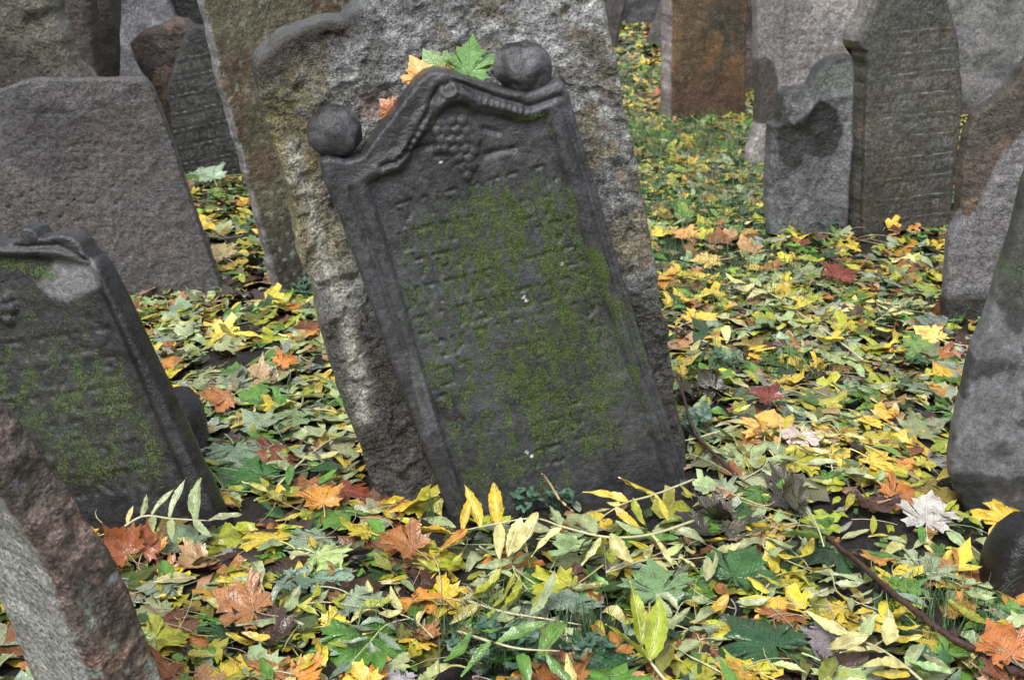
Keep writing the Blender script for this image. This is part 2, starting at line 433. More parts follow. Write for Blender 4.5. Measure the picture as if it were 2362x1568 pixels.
def stone(name, plane, outline, t, cell, bevel, mat, height=None, color=None, moss=None, rough=0.003, rscale=9.0,
          edge=0.004, escale=14.0, smooth=0, seed=0, sides=6, parent=None, fine=0.0, uw=False, foot=True):
    poly = np.asarray(outline) if uw else plane.poly(outline)
    if smooth: poly = smooth_poly(poly, smooth)
    poly = resample(poly, max(cell * 2.0, 0.012))
    if edge:
        ex = fbm(poly[:, 0] * escale, poly[:, 1] * escale, 0.3, 4, seed + 1, 0.6) - 0.5
        ey = fbm(poly[:, 0] * escale, poly[:, 1] * escale, 5.3, 4, seed + 2, 0.6) - 0.5
        poly = poly + np.stack([ex, ey], 1) * 2 * edge
    lo, hi = poly.min(0) - cell, poly.max(0) + cell
    gx = np.arange(lo[0], hi[0] + cell, cell); gy = np.arange(lo[1], hi[1] + cell, cell)
    GX, GY = np.meshgrid(gx, gy, indexing='ij')
    P = np.stack([GX.ravel(), GY.ravel()], 1)
    sd, q = sdpoly(P, poly)
    snap = np.abs(sd) < 0.5 * cell
    P = np.where(snap[:, None], q, P); sd = np.where(snap, 0.0, sd)
    keep = snap | (sd > 0)
    nx, ny = GX.shape
    idx = np.arange(nx * ny).reshape(nx, ny)
    Q = np.stack([idx[:-1, :-1].ravel(), idx[1:, :-1].ravel(), idx[1:, 1:].ravel(), idx[:-1, 1:].ravel()], 1)
    kq = keep[Q]; cnt = kq.sum(1)
    allsnap = snap[Q].all(1)
    quads = Q[(cnt == 4) & ~allsnap]
    tri = Q[cnt == 3]; ktri = kq[cnt == 3]
    tris = tri[ktri].reshape(-1, 3) if len(tri) else np.zeros((0, 3), int)
    if len(tris): tris = tris[~snap[tris].all(1)]
    used = np.unique(np.concatenate([quads.ravel(), tris.ravel()]))
    remap = np.full(nx * ny, -1); remap[used] = np.arange(len(used))
    quads = remap[quads]; tris = remap[tris] if len(tris) else tris.astype(int)
    P = P[used]; sd = sd[used]; n = len(P)
    # boundary edges
    E = [quads[:, [i, (i + 1) % 4]] for i in range(4)]
    if len(tris): E += [tris[:, [i, (i + 1) % 3]] for i in range(3)]
    E = np.concatenate(E)
    key = E[:, 0].astype(np.int64) * n + E[:, 1]; rkey = E[:, 1].astype(np.int64) * n + E[:, 0]
    bd = E[~np.isin(key, rkey)]
    bv = np.unique(bd); bi = np.full(n, -1); bi[bv] = np.arange(len(bv))
    u, w = P[:, 0], P[:, 1]
    R = min(bevel, t * 0.9)
    s_ = np.clip(sd, 0, R)
    y = R - np.sqrt(np.maximum(R * R - (R - s_) ** 2, 0)) if R > 0 else np.zeros(n)
    hgt = height(P, sd) if height is not None else np.zeros(n)
    if fine: hgt = hgt + fine * (fbm(u * 70, w * 70, 0, 3, seed + 40) - 0.5)
    y = y - hgt * sstep(0.0, max(R * 0.6, cell), sd)
    V = [np.stack([u, y, w], 1)]
    # side rings
    faces = [quads[:, ::1]]
    prev = bv
    base = n
    cen = P.mean(0)
    for k in range(1, sides + 1):
        f = k / sides
        yy = y[bv] + (t - y[bv]) * f
        bulge = (R * 0.35) * math.sin(math.pi * f) - (R * 0.6 if k == sides else 0)
        dirv = P[bv] - cen; dirv /= np.linalg.norm(dirv, axis=1)[:, None] + 1e-9
        pp = P[bv] + dirv * bulge
        V.append(np.stack([pp[:, 0], yy, pp[:, 1]], 1))
        a = bd[:, 0]; b = bd[:, 1]
        if k == 1: A0, B0 = a, b
        else: A0, B0 = base - len(bv) + bi[a], base - len(bv) + bi[b]
        A1, B1 = base + bi[a], base + bi[b]
        faces.append(np.stack([B0, A0, A1, B1], 1))
        base += len(bv)
    V = np.concatenate(V)
    # back: fan to a centre
    V = np.concatenate([V, [[cen[0], t, cen[1]]]])
    last = base - len(bv)
    tb = np.stack([last + bi[bd[:, 1]], last + bi[bd[:, 0]], np.full(len(bd), len(V) - 1)], 1)
    # rough displacement everywhere
    if rough:
        x_, y_, z_ = V[:, 0] * rscale, V[:, 1] * rscale, V[:, 2] * rscale
        D = np.stack([fbm(x_ + 11 * i, z_ - 7 * i, y_ + 3.1 * i, 4, seed + 5 + i, 0.55) - 0.5 for i in range(3)], 1)
        V = V + D * 2 * rough
    fl = [f for f in faces if len(f)]
    fl.append(tb)
    if len(tris): fl.append(tris)
    me = fast_mesh(name, V, fl, mat)
    PA = V[:, [0, 2]]
    sda = np.concatenate([sd, np.zeros(len(V) - n)])
    ya = V[:, 1]
    C = color(PA, sda, ya) if color is not None else np.full((len(V), 3), 0.15)
    set_color(me, 'col', np.clip(C, 0.002, 0.9))
    Mo = moss(PA, sda, ya) if moss is not None else np.zeros(len(V))
    a = me.attributes.new('moss', 'FLOAT', 'POINT'); a.data.foreach_set('value', np.asarray(Mo, np.float32))
    o = bpy.data.objects.new(name, me); COL.objects.link(o)
    o.matrix_world = plane.matrix()
    if foot:
        k = np.abs(P[:, 1]) < 0.06
        if k.any(): FOOT.append((plane.P.copy(), plane.X, np.array([-plane.X[1], plane.X[0], 0]), P[k, 0].min(), P[k, 0].max(), t))
    o['_front'] = 0
    del o['_front']
    return o, P, sd, hgt, Mo[:n] if moss is not None else None, V[:n]

def mixc(a, b, f):
    f = np.asarray(f)[:, None]
    return a * (1 - f) + b * f
K = 0.9       # albedo of a wall-like face relative to what the picture shows of it
def tone(c, P, seed, s1=5, s2=22, amp=0.35):
    c = lin(c) * K * np.array([.985, 1.0, 1.015])
    f = (fbm(P[:, 0] * s1, P[:, 1] * s1, 0, 4, seed) - 0.52) * 4.0 * amp + (fbm(P[:, 0] * s2, P[:, 1] * s2, 0, 4, seed + 3, .6) - 0.52) * amp * 4.5
    f = f + (fbm(P[:, 0] * 75, P[:, 1] * 75, 0, 3, seed + 5, .7) - 0.52) * (0.5 + amp * 3)
    return c[None, :] * np.clip(1 + f, .3, 2.2)[:, None]

# Hebrew letters as strokes in a unit box
GLYPH = {
 'alef': [[(0, 1), (1, 0)], [(.12, 0), (.1, .35), (.36, .63)], [(.64, .38), (.9, .65), (.85, 1)]],
 'bet': [[(0, 1), (.8, 1), (.8, 0)], [(0, 0), (1, 0)]],
 'gimel': [[(.3, 1), (.6, 1), (.65, 0)], [(.62, .35), (.2, 0)]],
 'dalet': [[(0, 1), (1, 1)], [(.8, 1), (.8, 0)]],
 'he': [[(0, 1), (.85, 1), (.85, 0)], [(.15, .6), (.15, 0)]],
 'vav': [[(.35, 1), (.6, 1), (.6, 0)]],
 'zayin': [[(.2, 1), (.8, 1)], [(.5, 1), (.5, 0)]],
 'het': [[(.1, 0), (.1, 1), (.9, 1), (.9, 0)]],
 'tet': [[(.1, 1), (.1, 0), (.9, 0), (.9, 1), (.55, .9)]],
 'yod': [[(.3, 1), (.6, 1), (.6, .55)]],
 'kaf': [[(0, 1), (.8, 1), (.8, 0), (0, 0)]],
 'lamed': [[(.1, 1.3), (.1, .95), (.85, .95), (.8, .5), (.35, 0)]],
 'mem': [[(.1, 0), (.25, .85), (.05, 1)], [(.25, .8), (.6, 1), (.9, .8), (.9, 0), (.5, 0)]],
 'nun': [[(.3, 1), (.7, 1), (.7, 0), (.2, 0)]],
 'samekh': [[(.1, 1), (.9, 1), (.85, .3), (.5, 0), (.15, .3), (.1, 1)]],
 'ayin': [[(.1, 1), (.3, .25)], [(.9, 1), (.8, .4), (0, 0)]],
 'pe': [[(.35, .5), (.1, .55), (.1, 1), (.85, 1), (.85, 0), (0, 0)]],
 'qof': [[(0, 1), (.9, 1), (.75, .3), (.5, .1)], [(.15, .65), (.15, -.3)]],
 'resh': [[(0, 1), (.8, 1), (.8, 0)]],
 'shin': [[(.05, 1), (.15, 0), (.75, 0), (.95, 1)], [(.5, 1), (.4, .05)]],
 'tav': [[(.05, 0), (.2, .1), (.2, 1), (.85, 1), (.85, 0)]],
}
GK = list(GLYPH)
def glyph_rows(P, origin, e1, e2, rows, lh, lw, gap, wmax, stroke, rnd, ragged=0.1):
    """distance field of rows of letters; origin = upper right start, text runs along -e1"""
    D = np.full(len(P), 1.0)
    loc = np.stack([(P - origin) @ e1, (P - origin) @ e2], 1)
    for r in rows:
        x = 0.0
        end = wmax * (1 - rnd.random() * ragged)
        while x < end:
            if rnd.random() < 0.14: x += lw * 0.45; continue
            g = GLYPH[rnd.choice(GK)]
            ww = lw * (0.75 + 0.4 * rnd.random()); hh = lh * (0.92 + 0.16 * rnd.random())
            x0 = -x - ww; y0 = -r - hh
            k = (loc[:, 0] > x0 - stroke * 3) & (loc[:, 0] < x0 + ww + stroke * 3) & (loc[:, 1] > y0 - hh * .4) & (loc[:, 1] < y0 + hh * 1.45)
            if k.any():
                L = loc[k]; d = D[k]
                for st in g:
                    pl = np.array(st) * [ww, hh] + [x0, y0]
                    d = np.minimum(d, dline(L, pl))
                D[k] = d
            x += ww + gap
    return D

# ================================================================== GRAVESTONES
# ---- the carved stone with two ball finials
def build_carved():
    pl = Plane(1300, 1140, 10, 1)
    out = [(738, 372), (760, 362), (800, 372), (838, 362), (868, 318), (900, 278), (930, 235), (962, 190), (985, 170), (1010, 163), (1040, 167),
           (1090, 184), (1140, 200), (1185, 212), (1215, 216), (1250, 205), (1285, 188), (1303, 194), (1312, 215),
           (1345, 330), (1390, 480), (1440, 650), (1490, 810), (1535, 950), (1572, 1065), (1610, 1180),
           (1070, 1290), (1040, 1200), (1000, 1090), (945, 950), (890, 795), (835, 640), (785, 505), (752, 430)]
    inner = pl.poly([(848, 425), (880, 408), (925, 398), (950, 350), (985, 292), (1000, 262), (1012, 258), (1030, 250), (1062, 240), (1088, 250), (1100, 258),
                     (1140, 266), (1190, 277), (1225, 280), (1262, 264), (1290, 360), (1340, 520), (1400, 700), (1465, 880), (1535, 1085), (1560, 1190), (1110, 1290), (1085, 1195), (1030, 1030), (960, 800), (900, 600), (868, 490)])
    topg = pl.poly([(895, 405), (935, 372), (960, 330), (990, 275), (1010, 240), (1022, 205), (1060, 195)])
    top1 = smooth_poly(pl.poly([(880, 385), (925, 365), (950, 320), (985, 262), (1005, 215), (1030, 190), (1060, 192), (1100, 208), (1150, 226), (1195, 240), (1225, 246), (1290, 222)]), 4, False)
    leftg = pl.poly([(810, 440), (850, 560), (905, 720), (960, 880), (1010, 1030), (1070, 1210)])
    rightg = pl.poly([(1296, 230), (1330, 345), (1375, 495), (1425, 660), (1475, 820), (1520, 960), (1570, 1110)])
    arch = [smooth_poly(pl.poly(a), 4, False) for a in (
        [(1012, 262), (1030, 238), (1058, 228), (1084, 236), (1096, 256)],
        [(1012, 246), (1032, 224), (1058, 214), (1086, 222), (1104, 244)],
        [(988, 300), (1000, 285), (1004, 270), (1012, 262)])]
    pxm = np.linalg.norm(pl.uw(1100, 500) - pl.uw(1101, 500))
    grapes = [(1022, 285), (1045, 280), (1070, 283), (1008, 305), (1032, 303), (1056, 303), (1080, 305), (1018, 325), (1042, 326), (1066, 326), (1090, 322),
              (1028, 346), (1052, 348), (1076, 345), (1096, 350), (1062, 368), (1086, 368), (1070, 388), (1092, 386), (1080, 408), (1010, 345), (1098, 330)]
    leafl = [(938, 352, 1002, 338), (1118, 300, 1150, 310), (1125, 360, 1190, 345)]
    curls = []
    for (a, b, nn) in (((905, 385), (985, 285), 7), ((1108, 232), (1215, 258), 8)):
        for i in range(nn):
            f = (i + .5) / nn
            curls.append((a[0] + (b[0] - a[0]) * f, a[1] + (b[1] - a[1]) * f))
    o_uw = pl.uw(1312, 372)
    e1 = pl.uw(1312, 372) - pl.uw(920, 474); e1 /= np.linalg.norm(e1); e2 = np.array([-e1[1], e1[0]])
    rnd = random.Random(5)
    store = {}
    def height(P, sd):
        si, _ = sdpoly(P, inner)
        h = -0.013 * sstep(-0.006, 0.007, si)
        # rolled moulding round the sunk panel
        h = h + 0.004 * np.exp(-((si + 0.016) / 0.008) ** 2)
        for g in (leftg, rightg):
            d = dline(P, g); h = h - 0.007 * np.exp(-(d / 0.006) ** 2)
        d = dline(P, top1); h = h - 0.006 * np.exp(-(d / 0.0045) ** 2) + 0.003 * np.exp(-((d - 0.012) / 0.008) ** 2)
        for g in arch:
            d = dline(P, g); h = h + 0.006 * np.exp(-(d / 0.0055) ** 2)
        for (gx, gy) in grapes:
            c = pl.uw(gx, gy); r = 13.0 * pxm
            d = np.hypot(P[:, 0] - c[0], P[:, 1] - c[1])
            h = np.where(d < r, np.maximum(h, -0.013 + np.sqrt(np.maximum(r * r - d * d, 0)) * 0.62), h)
        for (x0, y0, x1, y1) in leafl:
            d = dline(P, pl.poly([(x0, y0), (x1, y1)])); h = h - 0.007 * np.exp(-(d / 0.006) ** 2)
        for (gx, gy) in curls:
            c = pl.uw(gx, gy); d = np.hypot(P[:, 0] - c[0], P[:, 1] - c[1])
            h = h + 0.0030 * np.exp(-((d - 0.008) / 0.0028) ** 2)
        scroll = pl.uw(1034, 205)
        d = np.hypot(P[:, 0] - scroll[0], P[:, 1] - scroll[1]); h = h + 0.006 * np.exp(-((d - 0.014) / 0.004) ** 2)
        L = glyph_rows(P, o_uw, e1, e2, [i * 0.0585 for i in range(11)], 0.036, 0.030, 0.011, 0.355, 0.005, rnd, 0.03)
        wear = sstep(0.25, 0.55, fbm(P[:, 0] * 7, P[:, 1] * 7, 0, 3, 77))
        inpan = sstep(0.006, 0.016, si)
        lm = (1 - sstep(0.0018, 0.0052, L + 0.004 * (fbm(P[:, 0] * 60, P[:, 1] * 60, 0, 2, 78) - .5))) * inpan
        store['L'] = lm
        h = h - 0.0042 * lm * (0.1 + 0.9 * wear)
        h = h + 0.0035 * (fbm(P[:, 0] * 26, P[:, 1] * 26, 0, 4, 12) - 0.5) + 0.005 * (fbm(P[:, 0] * 7, P[:, 1] * 7, 0, 3, 14) - 0.5)
        return h
    reg = [pl.poly(q) for q in ([(1130, 410), (1310, 370), (1350, 520), (1430, 620), (1535, 1000), (1420, 1090), (1260, 1140), (1060, 1170), (1000, 1010), (935, 830), (880, 560), (940, 490), (1060, 470)],)][0]
    def mossf(P, sd, y):
        s, _ = sdpoly(P, reg)
        m = sstep(-0.06, 0.06, s + 0.12 * (fbm(P[:, 0] * 9, P[:, 1] * 9, 0, 4, 21) - 0.5))
        n = fbm(P[:, 0] * 13, P[:, 1] * 13, 0, 4, 23)
        n3 = fbm(P[:, 0] * 52 + P[:, 1] * 14, P[:, 1] * 20, 0, 4, 24, .62)
        big = fbm(P[:, 0] * 5 + 2, P[:, 1] * 5, 0, 3, 26)
        m = m * np.clip(.45 + 1.5 * (n * .25 + n3 * .55 + big * .20 - .52), 0, .62)
        lm = np.zeros(len(P)); lm[:len(store['L'])] = store['L']
        n2 = fbm(P[:, 0] * 16 + 4, P[:, 1] * 16, 0, 3, 25)
        s2 = sstep(-0.10, 0.02, s)
        m = np.maximum(m, lm * s2 * sstep(0.40, 0.56, n2) * 0.75)
        st = dline(P, pl.poly([(1368, 585), (1395, 640), (1425, 730), (1460, 830), (1500, 930)]))
        m = np.maximum(m, np.exp(-(st / 0.018) ** 2) * sstep(0.3, 0.55, n2) * 0.9)
        ed = dline(P, pl.poly([(1100, 258), (1190, 278), (1262, 264), (1295, 375), (1360, 590)]))
        m = np.maximum(m, np.exp(-(ed / 0.006) ** 2) * sstep(0.42, 0.6, n2) * 0.8)
        return m
    def colr(P, sd, y):
        c = tone((64, 64, 66), P, 30, 4, 20, 0.2)
        pale = sstep(0.62, 0.72, fbm(P[:, 0] * 6, P[:, 1] * 6, 0, 4, 33))
        c = mixc(c, tone((84, 84, 88), P, 35, 6, 30, .1), pale * 0.6)
        for pts in ([(1370, 800), (1420, 780), (1400, 820), (1375, 830)], [(1400, 865), (1450, 855), (1460, 880), (1410, 890)], [(1210, 480), (1245, 475), (1240, 495), (1212, 500)],
                    [(945, 810), (975, 850), (1010, 980), (985, 1010), (950, 880)], [(770, 470), (800, 540), (830, 640), (815, 640), (785, 560)]):
            s, _ = sdpoly(P, pl.poly(pts)); c = mixc(c, tone((98, 97, 102), P, 36, 6, 40, .08), sstep(-0.002, 0.004, s) * 0.85)
        # side frame on the left is a little paler where dry
        dk = sstep(0.55, 0.7, fbm(P[:, 0] * 4 + 9, P[:, 1] * 4, 0, 4, 38)); c = mixc(c, tone((48, 48, 50), P, 39), dk * 0.6)
        for (x, y_, r) in ((1300, 612, .004), (1215, 697, .0035), (1216, 1050, .005), (1228, 1056, .0035), (1018, 378, .003), (1355, 1010, .003), (1330, 985, .003), (1210, 690, .003)):
            q = pl.uw(x, y_); d = np.hypot(P[:, 0] - q[0], P[:, 1] - q[1]); c = mixc(c, np.array([[.62, .62, .6]]), (d < r).astype(float))
        return c
    o, P, sd, hg, mo, V = stone('carved_gravestone', pl, out, 0.085, 0.0034, 0.007, M_DARK, height, colr, mossf, 0.0016, 14, 0.0015, 16, 0, 3)
    tag(o, 'dark carved gravestone with two ball finials, grape cluster and green moss over its lettering', 'gravestone')
    # balls
    def ball(px, py, rad, flat, sd_):
        c = pl.uw(px, py); n = 40; vs_, f = [], []
        r = rad * pxm
        for i in range(n + 1):
            th = math.pi * i / n
            for j in range(2 * n):
                ph = math.pi * j / n
                vs_.append((math.sin(th) * math.cos(ph), math.sin(th) * math.sin(ph), math.cos(th)))
        v = np.array(vs_)
        k = 1 + (0.10 if sd_ == 1 else .30) * (fbm(v[:, 0] * 1.6 + sd_, v[:, 2] * 1.6, v[:, 1] * 1.6, 3, sd_) - 0.5) + 0.03 * (fbm(v[:, 0] * 6, v[:, 2] * 6, v[:, 1] * 6, 3, sd_ + 3) - 0.5)
        v = v * k[:, None] * r * np.array([1, 0.85, flat])
        for i in range(n):
            for j in range(2 * n):
                a = i * 2 * n + j; b = i * 2 * n + (j + 1) % (2 * n)
                f.append((a, a + 2 * n, b + 2 * n, b))
        me = fast_mesh('ball_finial', v + np.array([c[0], 0.045, c[1]]), [np.array(f)], M_DARK)
        PP = v[:, [0, 2]]
        cc = tone((64, 64, 66), PP, 50 + sd_, 9, 40, .15)
        cc = mixc(cc, tone((92, 91, 94), PP, 52, 9, 40, .1), sstep(0.45, .52, fbm(v[:, 0] * 14 + sd_, v[:, 2] * 14, v[:, 1] * 14, 3, sd_ + 9)))
        cc = mixc(cc, tone((34, 34, 35), PP, 54, 9, 40, .1), 0.7 * sstep(0.52, .58, fbm(v[:, 0] * 12 + 7 + sd_, v[:, 2] * 12, v[:, 1] * 12, 3, sd_ + 19)))
        set_color(me, 'col', cc)
        a = me.attributes.new('moss', 'FLOAT', 'POINT')
        b = bpy.data.objects.new('ball_finial', me); COL.objects.link(b); b.parent = o
    ball(774, 312, 62, 0.96, 1)
    ball(1217, 168, 65, 1.0, 2)
    # moss tufts: many tiny upright blades
    idx = np.nonzero((mo + RNG.normal(0, .12, len(mo)) > 0.52) & (sd > 0.012))[0]
    pick = RNG.choice(idx, min(15000, len(idx) * 2), replace=True)
    B = V[pick] + np.stack([RNG.uniform(-.002, .002, len(pick)), np.zeros(len(pick)), RNG.uniform(-.002, .002, len(pick))], 1)
    L = RNG.uniform(.0018, .0045, len(pick)); an = RNG.uniform(0, 2 * math.pi, len(pick))
    tip = B + np.stack([np.cos(an) * L * .8, -L * RNG.uniform(.5, 1.1, len(pick)), np.sin(an) * L * .8 + L * .2], 1)
    sdv = np.stack([-np.sin(an), np.zeros(len(pick)), np.cos(an)], 1) * 0.0009
    VV = np.stack([B - sdv, B + sdv, tip], 1).reshape(-1, 3)
    me = fast_mesh('moss', VV, [np.arange(len(VV)).reshape(-1, 3)], M_MOSS, False)
    mob = bpy.data.objects.new('moss', me); COL.objects.link(mob); mob.parent = o; mob['kind'] = 'stuff'
    return pl, o
PL_MAIN, CARVED = build_carved()

# ---- the big rough stone behind it
def build_rough():
    pl = Plane(1300, 1140, 10, 1, back=0.115)
    out = [(850, 1090), (790, 905), (742, 745), (700, 590), (660, 430), (628, 315), (598, 240), (576, 170), (600, 130), (640, 88), (700, 62), (745, 52), (792, 52), (825, 20),
           (880, -30), (960, -70), (1080, -95), (1220, -90), (1330, -50), (1372, -25), (1390, 20), (1422, 135), (1450, 290), (1472, 380), (1492, 490), (1508, 590), (1522, 660), (1548, 800), (1556, 900), (1590, 1080), (1610, 1250), (900, 1290)]
    def height(P, sd):
        u, w = P[:, 0], P[:, 1]
        q1 = fbm(u * 5, w * 5, 0, 3, 61) * 0.8; q2 = fbm(u * 5 + 9, w * 5, 0, 3, 62) * 0.8
        a = fbm(u * 4 + q1, w * 4 + q2, 0, 3, 63)
        b = 1 - np.abs(2 * fbm(u * 10 + 2 * q1, w * 12 + 2 * q2, 0, 4, 64, .55) - 1)
        c = fbm(u * 30, w * 36, 0, 4, 65, .6)
        d = 1 - np.abs(2 * fbm(u * 26 + 3 * q1, w * 30 + 3 * q2, 0, 4, 66, .6) - 1)
        e = np.floor(a * 9 + c * 1.4) / 9
        return 0.034 * (a - 0.5) + 0.016 * (e - 0.5) + 0.014 * (b - 0.7) + 0.010 * (d - .7) + 0.013 * (c - 0.5)
    stk = pl.poly([(675, 340), (715, 480), (745, 600), (790, 700), (800, 760), (820, 830), (835, 960)])
    def colr(P, sd, y):
        u, w = P[:, 0], P[:, 1]
        c = tone((154, 154, 152), P, 70, 6, 30, .2)
        br = sstep(0.52, 0.60, fbm(u * 8 + 3, w * 8, 0, 5, 72, .6))
        c = mixc(c, tone((118, 104, 66), P, 73, 8, 40, .25), br * 0.62)
        cr = sstep(0.60, 0.7, fbm(u * 14 + 3, w * 14, 0, 4, 75, .6)); c = mixc(c, tone((84, 76, 58), P, 76), cr * 0.5)
        # left flank is mossy olive above, dark wet below, with a pale run-off streak
        e = pl.poly([(640, 250), (700, 480), (760, 700), (850, 980), (960, 1260)])
        d = dline(P, e); fl = np.exp(-(d / 0.085) ** 2)
        wlow = sstep(pl.uw(760, 700)[1], pl.uw(760, 560)[1], -w * 0 + pl.uw(760, 700)[1] + pl.uw(760, 560)[1] - w)
        c = mixc(c, tone((134, 124, 78), P, 77, 8, 40, .3), fl * (1 - wlow) * 0.85)
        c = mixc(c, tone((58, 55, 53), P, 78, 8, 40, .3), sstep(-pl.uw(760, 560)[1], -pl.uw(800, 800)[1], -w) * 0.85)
        ds = dline(P, stk) + 0.02 * (fbm(u * 20, w * 8, 0, 3, 79) - .5)
        c = mixc(c, tone((186, 184, 172), P, 80, 8, 40, .15), np.exp(-(ds / 0.019) ** 2) * 0.9)
        tl = pl.poly([(590, 175), (660, 100), (760, 65), (800, 40)])
        c = mixc(c, tone((46, 41, 36), P, 81, 14, 60, .25), np.exp(-(dline(P, tl) / 0.05) ** 2) * 0.92)
        pk = pl.uw(880, 245); c = mixc(c, tone((158, 136, 124), P, 82, 14, 60, .1), np.exp(-(((u - pk[0]) / .05) ** 2 + ((w - pk[1]) / .03) ** 2) ** 2) * 0.8)
        return c
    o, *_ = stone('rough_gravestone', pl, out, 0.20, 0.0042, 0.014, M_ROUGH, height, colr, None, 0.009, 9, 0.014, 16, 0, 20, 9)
    tag(o, 'thick rough hewn pale grey stone with brown stains standing right behind the carved gravestone', 'gravestone')
    return pl
PL_ROUGH = build_rough()

# ---- tall olive brown slab behind the rough stone
def build_olive():
    pl = Plane(660, 668, 29, 2)
    out = [(452, -90), (470, 0), (486, 70), (503, 140), (520, 215), (545, 305), (562, 365), (577, 425), (598, 500), (622, 590), (643, 665), (665, 760), (1230, 720), (1120, 300), (1000, -130)]
    edge = [(a, b) for a, b in out[:12]]
    L = pl.poly(edge)
    def colr(P, sd, y):
        u, w = P[:, 0], P[:, 1]
        c = tone((92, 87, 68), P, 90, 4, 26, .22)
        c = mixc(c, tone((84, 70, 54), P, 92, 5, 26, .2), sstep(.5, .62, fbm(u * 5, w * 3, 0, 4, 93)))
        c = mixc(c, tone((64, 60, 56), P, 94, 5, 26, .2), sstep(-pl.uw(600, 380)[1], -pl.uw(640, 620)[1], -w) * .85)
        c = mixc(c, tone((138, 150, 130), P, 95, 5, 26, .2), sstep(.72, .76, fbm(u * 60, w * 60, 0, 2, 96)) * .5)
        ed = sstep(0.003, 0.009, y) * (dline(P, L) < 0.05) * (.75 + .25 * sstep(.4, .6, fbm(u * 30, w * 30, 0, 3, 99)))
        c = mixc(c, tone((150, 149, 150), P, 97, 9, 50, .15), ed)
        return c
    def height(P, sd): return 0.008 * (fbm(P[:, 0] * 9, P[:, 1] * 9, 0, 4, 98) - .5)
    o, *_ = stone('tall_gravestone', pl, out, 0.075, 0.0065, 0.006, M_PLAIN, height, colr, None, 0.003, 12, 0.009, 26, 0, 40, 5)
    tag(o, 'tall olive brown slab with a pale chipped edge, half hidden behind the rough hewn stone', 'gravestone')
build_olive()

# ---- big plain grey brown slab on the left
def build_left_slab():
    pl = Plane(330, 668, 9, 4)
    out = [(-260, 290), (-120, 225), (0, 208), (52, 188), (90, 182), (200, 181), (334, 181), (352, 205), (398, 335), (450, 490), (508, 655), (540, 760), (-200, 800)]
    crk = [smooth_poly(pl.poly(a), 4, False) for a in ([(40, 430), (90, 408), (150, 400), (215, 397), (260, 405)], [(0, 395), (60, 350), (130, 345), (210, 330)], [(85, 520), (130, 490), (190, 505), (300, 480)], [(140, 300), (200, 285), (300, 290)], [(20, 250), (120, 262), (250, 250)])]
    holes = [(105, 432), (135, 460), (172, 462), (225, 458), (50, 452), (20, 478), (140, 500), (95, 495), (265, 470), (180, 508), (110, 525), (155, 475), (75, 440), (210, 485), (60, 500)]
    o_uw = pl.uw(330, 215); e1 = pl.uw(330, 215) - pl.uw(60, 215); e1 /= np.linalg.norm(e1); e2 = np.array([-e1[1], e1[0]])
    rnd = random.Random(8); st = {}
    def height(P, sd):
        L = glyph_rows(P, o_uw, e1, e2, [i * 0.052 for i in range(9)], 0.026, 0.023, 0.009, 0.46, 0.005, rnd)
        h = -0.0022 * (1 - sstep(0.0015, 0.005, L)) * sstep(.45, .6, fbm(P[:, 0] * 5, P[:, 1] * 5, 0, 3, 101))
        for c in crk:
            d = dline(P, c) + 0.012 * (fbm(P[:, 0] * 16, P[:, 1] * 16, 0, 3, 102) - .5)
            h = h - 0.0013 * np.exp(-(d / 0.003) ** 2)
        for (x, y) in holes:
            q = pl.uw(x, y); d = np.hypot(P[:, 0] - q[0], P[:, 1] - q[1]); h = h - 0.006 * np.exp(-(d / 0.005) ** 2)
        return h + 0.006 * (fbm(P[:, 0] * 6, P[:, 1] * 6, 0, 4, 103) - .5) + 0.004 * (fbm(P[:, 0] * 40, P[:, 1] * 40, 0, 3, 104) - .5)
    def colr(P, sd, y):
        u, w = P[:, 0], P[:, 1]
        c = tone((82, 80, 80), P, 105, 4, 30, .16)
        c = mixc(c, tone((94, 84, 79), P, 106, 5, 30, .16), sstep(.46, .62, fbm(u * 3.2, w * 3.2, 0, 4, 107)) * .8)
        c = mixc(c, tone((62, 60, 60), P, 108, 5, 30, .16), sstep(.5, .64, fbm(u * 4.2 + 5, w * 4.2, 0, 4, 109)) * .7)
        for (x, y_) in holes:
            q = pl.uw(x, y_); d = np.hypot(u - q[0], w - q[1]); c = mixc(c, np.array([[.012, .012, .012]]), np.exp(-(d / (0.003 + .0035 * ((x * 7) % 3) / 2)) ** 2))
        return c
    o, *_ = stone('plain_gravestone', pl, out, 0.08, 0.0048, 0.006, M_PLAIN, height, colr, None, 0.003, 10, 0.003, 14, 0, 100, 4, fine=0.002)
    tag(o, 'broad flat grey brown slab with worn lettering and small dark pits', 'gravestone')
build_left_slab()

